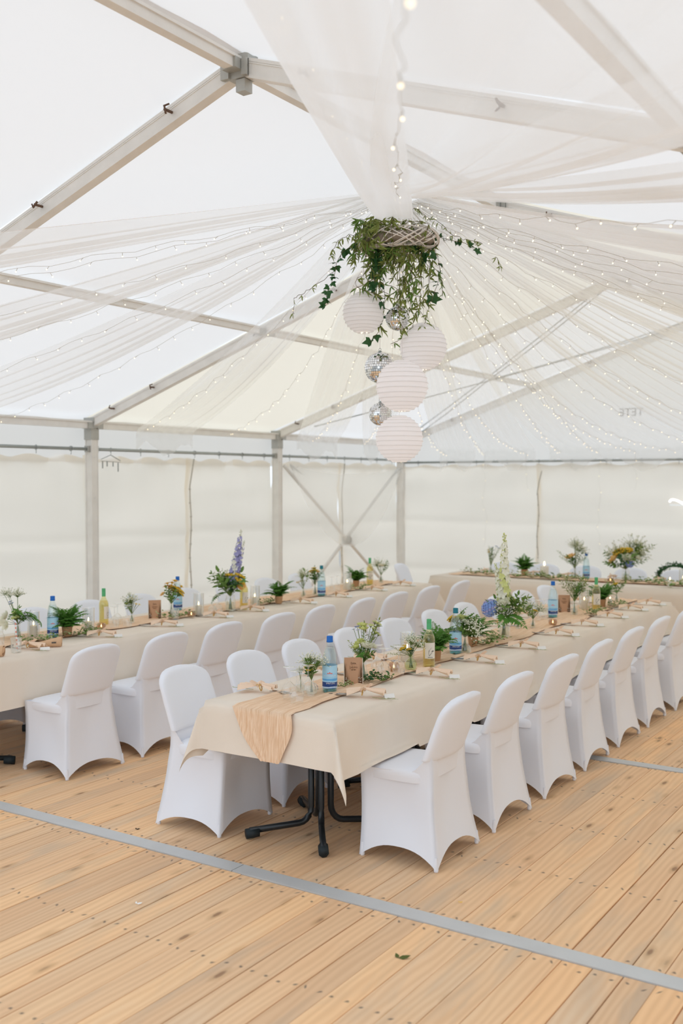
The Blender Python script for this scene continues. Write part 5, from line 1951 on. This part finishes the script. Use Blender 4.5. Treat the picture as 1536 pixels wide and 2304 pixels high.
def drape(label, target, cross, wB, sag=0.10, wA=0.16, folds=5, seed=0, tail=0.22, r0=0.14, hub_z=None, nu=40, nv=34, mat='sheer_fabric'):
    tg = Vector(target)
    d0 = (tg - HUB)
    d0.z = 0
    d0.normalize()
    A = HUB + d0 * r0
    if hub_z is not None:
        A.z = hub_z
    cB = Vector(cross).normalized()
    cA = Vector((-d0.y, d0.x, 0))
    if cA.dot(cB) < 0:
        cA = -cA
    m = MB()

    def fn(u, v):
        e = v - 0.5
        t_ = min(1.0, u / 0.94)
        c = A.lerp(tg, t_)
        c.z -= sag * 4 * t_ * (1 - t_)
        k = t_ ** 0.8
        w = wA + (wB - wA) * k
        cr = cA.lerp(cB, k).normalized()
        p = c + cr * (e * w)
        ph = seed * 2.7 + 1.2 * noise.noise(Vector((e * 3, seed, 1)))
        amp = 0.006 + 0.016 * math.sin(PI * min(1, t_ * 0.9)) * (0.5 + 0.5 * wB)
        p.z += amp * math.sin(2 * PI * folds * v + ph) + 0.02 * noise.noise(Vector((u * 2.5, v * 4, seed)))
        # the cloth bellies between its gathered edges
        p.z -= 0.05 * wB * (1 - 4 * e * e) * math.sin(PI * t_)
        if u > 0.94:
            p.z -= (u - 0.94) / 0.06 * tail * (0.75 + 0.25 * math.sin(v * 9 + seed))
        return p
    m.grid(nu, nv, fn)
    o = m.obj('sheer_drape', mat)
    return tag(o, label, 'drape', 'sheer white ceiling drapes')


def string_lights(label, target, sag, seed, side=0.0, r0=0.16, step=0.21, tail=0.0, rise=0.0):
    r = random.Random(seed)
    tg = Vector(target)
    d0 = (tg - HUB)
    d0.z = 0
    d0.normalize()
    A = HUB + d0 * r0 + Vector((0, 0, -0.06))
    L_ = (tg - A).length
    n = max(10, int(L_ / 0.12))
    pts = []
    off = Vector((-d0.y, d0.x, 0)) * side
    for i in range(n + 1):
        q = i / n
        p = A.lerp(tg, q) + off * math.sin(PI * q)
        p.z -= sag * 4 * q * (1 - q) + 0.012 * math.sin(i * 1.7)
        p += Vector((r.gauss(0, 0.006), r.gauss(0, 0.006), 0))
        pts.append(p)
    if tail > 0:
        for i in range(1, int(tail / 0.1) + 1):
            pts.append(pts[n] + Vector((r.gauss(0, 0.02), 0.02, -0.1 * i)))
    if rise > 0:
        pts += [pts[n] + Vector((0, -0.02 * i, rise * i / 5)) for i in range(1, 6)]
    t = thing('fairy_light_string', label, 'fairy lights', pts[0], 0, 'strings of warm fairy lights')
    o = pts[0]
    MB().tube([p - o for p in pts], 0.0010 if rise > 0 else 0.0012, 3, False).obj('wire', 'wire_clear', t)
    bm, sk = MB(), MB()
    acc = r.uniform(0, step)
    for a, b in zip(pts[:-1], pts[1:]):
        l = (b - a).length
        while acc < l:
            p = a.lerp(b, acc / l) - o
            dn = Vector((r.gauss(0, 0.012), r.gauss(0, 0.012), -0.020))
            sk.tube([p, p + dn * 0.8], 0.0016, 3, False)
            bm.ball(p + dn, 0.0046, 6, 4)
            acc += step * r.uniform(0.8, 1.25)
        acc -= l
    ob = bm.obj('bulbs', 'fairy_bulb', t)
    ob['kind'] = 'stuff'
    os_ = sk.obj('bulb_sockets', 'wire_clear', t)
    os_['kind'] = 'stuff'


ZL = 2.44
# towards the camera and over it
drape('broad sheer drape running from the wreath straight towards the camera', (-0.95, 1.05, 3.10), (1, 0.35, 0), 0.44, 0.03, 0.22, 2, 1.0, 0.0, 0.14, 3.49, mat='sheer_fabric_folded')
drape('wide sheer sheet spreading from the wreath to the right roof edge nearest the camera', (0.25, 1.05, 2.66), (1, 0, -0.34), 1.55, 0.05, 0.20, 5, 2.0, 0.0, hub_z=3.62, nv=50, mat='sheer_fabric_double')
drape('second sheer sheet layered over the right purlin joint', (1.0, 1.35, 2.56), (0, 1, 0), 0.75, 0.03, 0.18, 3, 2.6, 0.0, hub_z=3.66, nv=30)
# right side
drape('sheer drape to the right eave, upper one at the right picture edge', (1.0, 2.25, 2.50), (0, 1, 0), 0.7, 0.08, seed=3.0)
drape('sheer drape to the right eave, second one down at the right picture edge', (1.0, 3.9, ZL), (0, 1, 0), 1.3, 0.10, folds=7, seed=4.0)
drape('sheer drape to the right eave, third one down at the right picture edge', (1.0, 6.0, ZL), (0, 1, 0), 1.4, 0.12, folds=8, seed=5.0)
drape('sheer drape to the right eave, fourth one down at the right picture edge', (1.0, 8.4, ZL), (0, 1, 0), 1.5, 0.14, folds=8, seed=6.0)
drape('sheer drape to the right eave, lowest one at the right picture edge', (1.0, 11.2, ZL), (0, 1, 0), 1.7, 0.16, folds=8, seed=7.0)
# back
bk = [(-6.55, 0.55, 0.20, 'leftmost near the far corner'), (-5.75, 0.75, 0.16, 'second from the far corner'), (-4.75, 0.85, 0.22, 'third from the far corner'), (-3.75, 1.15, 0.20, 'broad one right of the cables'),
      (-2.55, 1.0, 0.22, 'cut by the right picture edge low down'), (-1.2, 1.1, 0.2, 'right of the ridge'), (0.2, 1.0, 0.2, 'rightmost')]
for i, (x, w, sg, nm) in enumerate(bk):
    drape('sheer drape swagged to the back gable wall, ' + nm, (x, YB - 0.14, 2.36), (1, 0, 0), w, sg, folds=6, seed=8.0 + i, tail=0.30)
# left side
lf = [(3.3, 1.1, 0.08, 'second from the top at the left picture edge'), (5.1, 0.9, 0.10, 'third from the top, lowest at the left picture edge'),
      (7.95, 0.85, 0.13, 'ending between the two full posts'), (10.75, 0.9, 0.15, 'ending above the crossed braces'), (12.2, 0.7, 0.16, 'ending at the far corner')]
for i, (y, w, sg, nm) in enumerate(lf):
    drape('sheer drape to the left eave, ' + nm, (XL + 0.10, y, ZL), (0, 1, 0), w, sg, folds=5, seed=20.0 + i, tail=0.26)
drape('sheer drape to the left eave, uppermost at the left picture edge', (-7.05, 1.12, 2.50), (0.7, -0.5, 0.24), 0.95, 0.02, folds=4, seed=27.0, tail=0.0)
# swag hanging between the second post and the far corner
m = MB()
m.grid(24, 8, lambda u, v: (XL + 0.14, 10.1 + 2.75 * u, 2.12 - (0.20 + 0.80 * v) * 4 * u * (1 - u) * (0.55 + 0.45 * v) - 0.30 * v * (1 - 4 * (u - 0.5) ** 2) * 0.3 + 0.02 * math.sin(v * 20)))
tag(m.obj('sheer_drape', 'sheer_fabric'), 'sheer swag hanging in a loop in front of the crossed braces', 'drape', 'sheer white ceiling drapes')

# fairy lights along the drapes
k = 0
for y, sg, nm in ((1.2, 0.05, 'uppermost of all'), (1.6, 0.08, 'along the uppermost drape'), (2.4, 0.13, 'just below the uppermost drape'), (3.4, 0.16, 'along the second drape'), (4.6, 0.16, 'between the second and third drape'), (5.8, 0.18, 'ending near the picture edge'), (7.6, 0.20, 'ending between the posts'), (8.9, 0.22, 'ending right of the lacing'), (10.6, 0.24, 'ending at the second post'), (11.8, 0.25, 'ending above the braces')):
    k += 1
    string_lights('warm fairy light string to the left eave, ' + nm, (XL + 0.14, y, ZL), sg, 100 + k, R.uniform(-0.2, 0.2))
for x, sg, nm in ((-6.7, 0.30, 'first from the left'), (-6.1, 0.28, 'second from the left'), (-5.5, 0.30, 'third from the left'), (-5.0, 0.27, 'fourth from the left'), (-4.5, 0.30, 'fifth from the left'), (-4.0, 0.28, 'sixth from the left'), (-3.5, 0.30, 'seventh from the left'), (-2.9, 0.28, 'eighth from the left'), (-2.0, 0.28, 'ninth from the left'), (-1.0, 0.28, 'tenth from the left'), (0.2, 0.26, 'rightmost')):
    k += 1
    string_lights('warm fairy light string to the back wall, ' + nm, (x, YB - 0.18, 2.30), sg, 100 + k, R.uniform(-0.25, 0.25), tail=(1.3 if k % 3 == 0 else 0.5 if k % 3 == 1 else 0.0))
for y, sg, nm in ((2.6, 0.14, 'highest at the right picture edge'), (4.6, 0.17, 'second at the right picture edge'), (5.6, 0.17, 'third at the right picture edge'), (7.0, 0.2, 'fourth at the right picture edge'), (8.6, 0.22, 'fifth at the right picture edge'), (10.4, 0.24, 'sixth at the right picture edge'), (12.4, 0.24, 'lowest at the right picture edge')):
    k += 1
    string_lights('warm fairy light string to the right eave, ' + nm, (1.0, y, ZL), sg, 100 + k, R.uniform(-0.2, 0.2))
string_lights('fairy light string on the drape above the camera', (-0.64, 1.12, 2.52), 0.02, 181, 0.0, step=0.55, rise=0.44)
string_lights('fairy light string inside the drape running towards the camera', (-1.0, 1.05, 3.07), 0.02, 182, -0.08, step=0.5)

# ------------------------------------------------------------------ hanging decoration
WC = Vector((XC, 5.55, 3.395))
WREATH = t = thing('wicker_wreath', 'whitewashed wicker wreath hung below the ridge', 'wreath', WC, 0.3, rot=(0.06, -0.05, 0.3))
RM, RT = 0.195, 0.058
m = MB()
m.grid(40, 12, lambda u, v: ((RM + RT * 0.58 * math.cos(2 * PI * v)) * math.cos(2 * PI * u), (RM + RT * 0.58 * math.cos(2 * PI * v)) * math.sin(2 * PI * u), RT * 0.58 * math.sin(2 * PI * v)))
m.obj('wreath_core', 'wicker_core', t)
m = MB()
rw = random.Random(9)
for i in range(120):
    a0 = rw.uniform(0, 2 * PI)
    b0 = rw.uniform(0, 2 * PI)
    span = rw.uniform(0.7, 1.6)
    tw = rw.choice((-1, 1)) * rw.uniform(1.6, 3.6)
    rr = RT * rw.uniform(0.86, 1.1)
    pts = []
    for j in range(11):
        q = j / 10
        a, b = a0 + span * q, b0 + tw * q
        pts.append(((RM + rr * math.cos(b)) * math.cos(a), (RM + rr * math.cos(b)) * math.sin(a), rr * math.sin(b)))
    m.tube(pts, 0.0036, 5)
o = m.obj('woven_twigs', 'wicker', t)
for i in range(3):
    a = i * 2.09 + 0.4
    MB().tube([(RM * math.cos(a), RM * math.sin(a), RT), (RM * 0.3 * math.cos(a), RM * 0.3 * math.sin(a), 0.24), (0, 0, 0.50)], 0.002, 4).obj('hanging_cord', 'cord_white', t)

# leaves for the trailing vines
wl_m = MB()
leaf(wl_m, Matrix.Identity(4), 0.055, 0.011, 0.5)
leaf(wl_m, T(0.004, 0, 0) @ RZ(0.7) @ RX(0.4), 0.042, 0.009, 0.4)
WLEAF = wl_m.mesh('leaf', 'leaf_olive', False)
WLEAF2 = wl_m.mesh('leaf', 'leaf_mid', False)
iv = MB()
ivp = [(0, 0, 0), (0.006, 0.018, 0.002), (0.020, 0.024, -0.002), (0.022, 0.012, 0.001), (0.046, 0.0, -0.006), (0.022, -0.012, 0.001), (0.020, -0.024, -0.002), (0.006, -0.018, 0.002), (0.018, 0, 0.003)]
iv.add(ivp, [(0, 8, 1), (1, 8, 3, 2), (3, 8, 4), (4, 8, 5), (5, 8, 7, 6), (7, 8, 0)])
ILEAF = iv.mesh('leaf', 'leaf_dark', False)


def vine(label, pts, kind, n, seed, lsc=1.0, parent=None):
    """trailing stem with single leaves; with a parent it is a sprig of that thing, else a thing of its own"""
    r = random.Random(seed)
    pts = [Vector(p) for p in pts]
    rs = []
    for i in range(len(pts) - 1):
        p0, p1, p2, p3 = pts[max(0, i - 1)], pts[i], pts[i + 1], pts[min(len(pts) - 1, i + 2)]
        for j in range(5):
            q = j / 5
            rs.append(0.5 * ((2 * p1) + (p2 - p0) * q + (2 * p0 - 5 * p1 + 4 * p2 - p3) * q * q + (3 * p1 - p0 - 3 * p2 + p3) * q ** 3) + Vector((r.gauss(0, 0.004), r.gauss(0, 0.004), r.gauss(0, 0.004))))
    rs.append(pts[-1])
    o = rs[0].copy()
    sm = MB().tube([p - o for p in rs], 0.0016, 4).mesh('stem', 'stem_brown')
    if parent is None:
        t = thing('trailing_vine', label, 'vine', o, 0, 'vines trailing from the wreath')
        place('stem', sm, t)
    else:
        bpy.context.view_layer.update()
        t = place('sprig', sm, parent)
        t.matrix_world = T(*o)
    me = {'willow': WLEAF, 'green': WLEAF2, 'ivy': ILEAF}[kind]
    for i in range(n):
        q = (i + r.uniform(0.1, 0.9)) / n * (len(rs) - 1.001)
        kk = int(q)
        p = rs[kk].lerp(rs[kk + 1], q - kk) - o
        if kind == 'ivy':
            d = Vector((r.gauss(0, 1), r.gauss(0, 1), r.uniform(-1.2, 0.2)))
        else:
            d = Vector((r.gauss(0, 0.6), r.gauss(0, 0.6), r.uniform(-1.4, 0.1)))
        place('leaf', me, t, dirM(p, d, r.uniform(-2, 2)) @ Matrix.Scale(lsc * r.uniform(0.75, 1.25), 4))


CR = Vector((0.8367, 0.5476, 0))     # picture-right direction on the ground plane
CF = Vector((-0.5474, 0.8364, 0))    # away from the camera


def wp(right, up, away=0.0):
    return WC + CR * right + CF * away + Vector((0, 0, up))


rv = random.Random(21)
kinds = ['willow', 'willow', 'green', 'ivy']
nvine = 0
# dense hanging curtain under the ring
hang = []
for i in range(24):
    a = rv.uniform(0, 2 * PI)
    rr = RM * rv.uniform(0.7, 1.1)
    rx, aw = rr * math.cos(a), rr * math.sin(a)
    ln = rv.uniform(0.20, 0.38) if i % 3 else rv.uniform(0.40, 0.58)
    hang.append((rx, aw, ln, i))
hang.sort()
NUM = ['first', 'second', 'third', 'fourth', 'fifth', 'sixth', 'seventh', 'eighth', 'ninth', 'tenth', 'eleventh', 'twelfth']
for j, (rx, aw, ln, i) in enumerate(hang):
    pts = [wp(rx, 0.03, aw), wp(rx * 1.12, -0.06, aw * 1.12), wp(rx * 1.05 + rv.gauss(0, 0.03), -0.06 - ln * 0.4, aw), wp(rx + rv.gauss(0, 0.05), -0.06 - ln * 0.75, aw), wp(rx + rv.gauss(0, 0.06), -0.06 - ln, aw)]
    lab = '%s green vine hanging from the wreath, %s from the %s' % ('long' if ln > 0.39 else 'short', NUM[j] if j < 12 else NUM[23 - j], 'left' if j < 12 else 'right')
    vine(lab, pts, ['willow', 'willow', 'green', 'willow', 'ivy'][i % 5], 14 if ln < 0.39 else 20, 300 + i, 1.15)
# tufts tucked into the wreath: over the left rim, along the lower front, on top
for i in range(18):
    a = rv.uniform(1.9, 4.6)
    rr = RM * rv.uniform(0.95, 1.3)
    rx, aw = rr * math.cos(a), rr * math.sin(a)
    pts = [wp(rx * 0.8, 0.05, aw * 0.8), wp(rx * 1.05, rv.uniform(0.05, 0.13), aw * 1.1), wp(rx * 1.25, rv.uniform(-0.05, 0.10), aw * 1.2), wp(rx * 1.35, rv.uniform(-0.16, 0.02), aw * 1.2)]
    vine('', pts, 'willow' if i % 4 else 'green', 17, 340 + i, 1.15, WREATH)
for i in range(12):
    a = rv.uniform(-2.6, -0.7)
    rx, aw = RM * 0.95 * math.cos(a), RM * 0.95 * math.sin(a)
    pts = [wp(rx * 0.7, -0.04, aw * 0.7), wp(rx * 0.95, -0.08, aw), wp(rx * 1.1, -0.13, aw * 1.05), wp(rx * 1.1 + rv.gauss(0, 0.03), -0.2, aw * 1.05)]
    vine('', pts, ['willow', 'willow', 'green', 'ivy'][i % 4], 16, 360 + i, 1.15, WREATH)
for i in range(5):
    rx = -0.10 + 0.06 * i
    pts = [wp(rx, 0.05, -0.12), wp(rx + rv.gauss(0, 0.03), 0.09, -0.14), wp(rx + rv.gauss(0, 0.05), rv.uniform(0.03, 0.11), -0.20), wp(rx + rv.gauss(0, 0.05), rv.uniform(-0.04, 0.02), -0.22)]
    vine('', pts, 'willow', 9, 380 + i, 1.0, WREATH)
# the long side trails
vine('ivy trail swinging out far to the left and down', [wp(-0.16, 0.04), wp(-0.26, -0.02, -0.05), wp(-0.36, -0.10, -0.08), wp(-0.40, -0.22, -0.08), wp(-0.44, -0.34, -0.08), wp(-0.47, -0.42, -0.08)], 'ivy', 30, 401, 1.1)
vine('thin vine ending lowest at the far left', [wp(-0.40, -0.20, -0.08), wp(-0.50, -0.28, -0.08), wp(-0.58, -0.33, -0.08), wp(-0.64, -0.37, -0.08), wp(-0.645, -0.46, -0.08)], 'willow', 6, 402, 0.8)
vine('willow sprig trailing left of the ivy', [wp(-0.2, 0.05), wp(-0.33, 0.02, -0.06), wp(-0.40, -0.06, -0.08), wp(-0.42, -0.12, -0.08)], 'willow', 14, 403, 0.9)
vine('vine climbing right along the fairy lights', [wp(0.06, 0.16, 0.05), wp(0.10, 0.22, 0.06), wp(0.18, 0.17, 0.06), wp(0.26, 0.13, 0.06), wp(0.36, 0.05, 0.06), wp(0.47, 0.02, 0.06), wp(0.53, 0.0, 0.06)], 'willow', 22, 404, 0.85)
vine('ivy sprigs hanging at the end of the right-hand vine', [wp(0.20, 0.08, 0.06), wp(0.30, 0.03, 0.06), wp(0.40, 0.01, 0.06), wp(0.47, -0.02, 0.06), wp(0.50, -0.04, 0.06)], 'ivy', 16, 405, 0.85)
vine('tiny sprig caught in the lights far right', [wp(0.61, -0.08, 0.06), wp(0.63, -0.11, 0.06), wp(0.64, -0.15, 0.06)], 'willow', 5, 406, 0.7)
vine('short ivy end dangling right of the mirror ball', [wp(0.17, -0.12, -0.05), wp(0.24, -0.2, -0.05), wp(0.26, -0.26, -0.05), wp(0.27, -0.34, -0.05)], 'green', 12, 407, 0.9)


def lantern(right, z, d, away, label, ctop=None):
    p = WC + CR * right + CF * away
    t = thing('paper_lantern', label, 'lantern', (p.x, p.y, z), rv.uniform(0, 3), 'round white paper lanterns')
    n = 13
    prof = []
    r_ = d / 2
    for i in range(n * 4 + 1):
        q = i / (n * 4)
        th = 0.30 + (PI - 0.60) * q
        rib = -0.010 * r_ / 0.15 * abs(math.sin(PI * q * n)) ** 1.0 * 0.55
        prof.append(((r_ + rib) * math.sin(th), -(r_ + rib) * math.cos(th)))
    MB().lathe(prof, 40).obj('paper_shade', 'lantern_paper', t)
    m = MB()
    for i in range(n + 1):
        th = 0.30 + (PI - 0.60) * i / n
        rr = (r_ + 0.0006) * math.sin(th)
        zz = -(r_ + 0.0006) * math.cos(th)
        m.tube([(rr * math.cos(a), rr * math.sin(a), zz) for a in [2 * PI * j / 32 for j in range(33)]], 0.0011, 3, False)
    m.obj('wire_ribs', 'cord_white', t)
    ld = bpy.data.lights.new('lantern_light', 'POINT')
    ld.energy = 0.115 * (d / 0.3) ** 2
    ld.color = (0.98, 0.97, 1.0)
    ld.shadow_soft_size = 0.05
    lo = bpy.data.objects.new('lantern_light', ld)
    COL.objects.link(lo)
    lo.parent = t
    top = (WC.z + 0.02 if ctop is None else ctop) - z
    MB().tube([(0, 0, r_ * 0.95), (0, 0, top)], 0.0014, 4).obj('cord', 'cord_white', t)
    m = MB()
    for j in range(6):
        a = j * 1.05
        m.ball((0.02 * math.cos(a), 0.02 * math.sin(a), -r_ * 0.93 + 0.01 * (j % 2)), 0.006, 6, 4)
    o = m.obj('bulbs', 'fairy_bulb', t)
    o['kind'] = 'stuff'


def mirror_ball(right, z, d, away, label, ctop=None):
    p = WC + CR * right + CF * away
    t = thing('mirror_ball', label, 'mirror ball', (p.x, p.y, z), rv.uniform(0, 3), 'hanging mirror balls')
    r_ = d / 2
    MB().ball((0, 0, 0), r_ * 0.985, 24, 14).obj('ball_core', 'mirror_core', t)
    m = MB()
    rows = 20
    for i in range(rows):
        th = PI * (i + 0.5) / rows
        n = max(4, int(2 * rows * math.sin(th)))
        for j in range(n):
            a = 2 * PI * (j + 0.5 * (i % 2)) / n
            nrm = Vector((math.sin(th) * math.cos(a), math.sin(th) * math.sin(a), math.cos(th)))
            jn = (nrm + Vector((rv.gauss(0, 0.06), rv.gauss(0, 0.06), rv.gauss(0, 0.06)))).normalized()
            e1 = jn.cross(Vector((0, 0, 1))).normalized() if abs(jn.z) < 0.98 else Vector((1, 0, 0))
            e2 = jn.cross(e1)
            h1 = PI * math.sin(th) / n * r_ * 0.90
            h2 = PI / rows / 2 * r_ * 0.90
            c = nrm * r_
            m.add([c - e1 * h1 - e2 * h2, c - e1 * h1 + e2 * h2, c + e1 * h1 + e2 * h2, c + e1 * h1 - e2 * h2], [(0, 1, 2, 3)])
    o = m.obj('mirror_tiles', 'mirror_tile', t, False)
    o['kind'] = 'stuff'
    m = MB().tube([(0, 0, r_ * 0.97), (0, 0, r_ * 1.08)], 0.012, 10)
    m.tube([(0.008 * math.cos(a), 0, r_ * 1.08 + 0.010 + 0.008 * math.sin(a)) for a in [2 * PI * j / 10 for j in range(11)]], 0.0018, 4, False)
    m.obj('hanger', 'galvanised', t)
    MB().tube([(0, 0, r_ * 1.08 + 0.018), (0, 0, (WC.z + 0.02 if ctop is None else ctop) - z)], 0.0014, 4).obj('cord', 'cord_white', t)


# heights and offsets read off the hanging cluster
lantern(-0.215, 2.962, 0.262, 0.04, 'smallest white paper lantern, upper left behind the vines')
lantern(0.160, 2.752, 0.300, 0.06, 'white paper lantern hanging on the right of the cluster')
lantern(0.020, 2.495, 0.325, -0.06, 'largest white paper lantern in the middle of the cluster')
lantern(0.005, 2.170, 0.298, -0.04, 'lowest white paper lantern of the cluster', 2.345)
mirror_ball(0.0, 2.935, 0.152, 0.09, 'small mirror ball under the wreath between two lanterns')
mirror_ball(-0.108, 2.632, 0.196, 0.16, 'larger mirror ball left of the middle lantern')
mirror_ball(-0.106, 2.335, 0.145, 0.13, 'small mirror ball left above the lowest lantern', 2.535)

# ------------------------------------------------------------------ neon script on the back wall, cut by the picture edge
t = thing('neon_sign', 'white glowing neon script on the back wall at the right edge', 'neon sign', (-3.56, YB - 0.16, 1.60))
pts = []
for i in range(60):
    q = i / 59
    a = q * 4.2 * PI
    pts.append((0.02 + 0.75 * q + 0.055 * math.cos(a + 2.4), 0, 0.045 * math.sin(a + 0.6) * (1.5 if q < 0.2 else 1.0) + 0.02))
MB().tube(pts, 0.011, 6).obj('neon_tube', 'neon_white', t)
MB().box((0.40, 0.035, 0.02), (0.86, 0.012, 0.02)).obj('backing_bar', 'clear_glass', t, False)
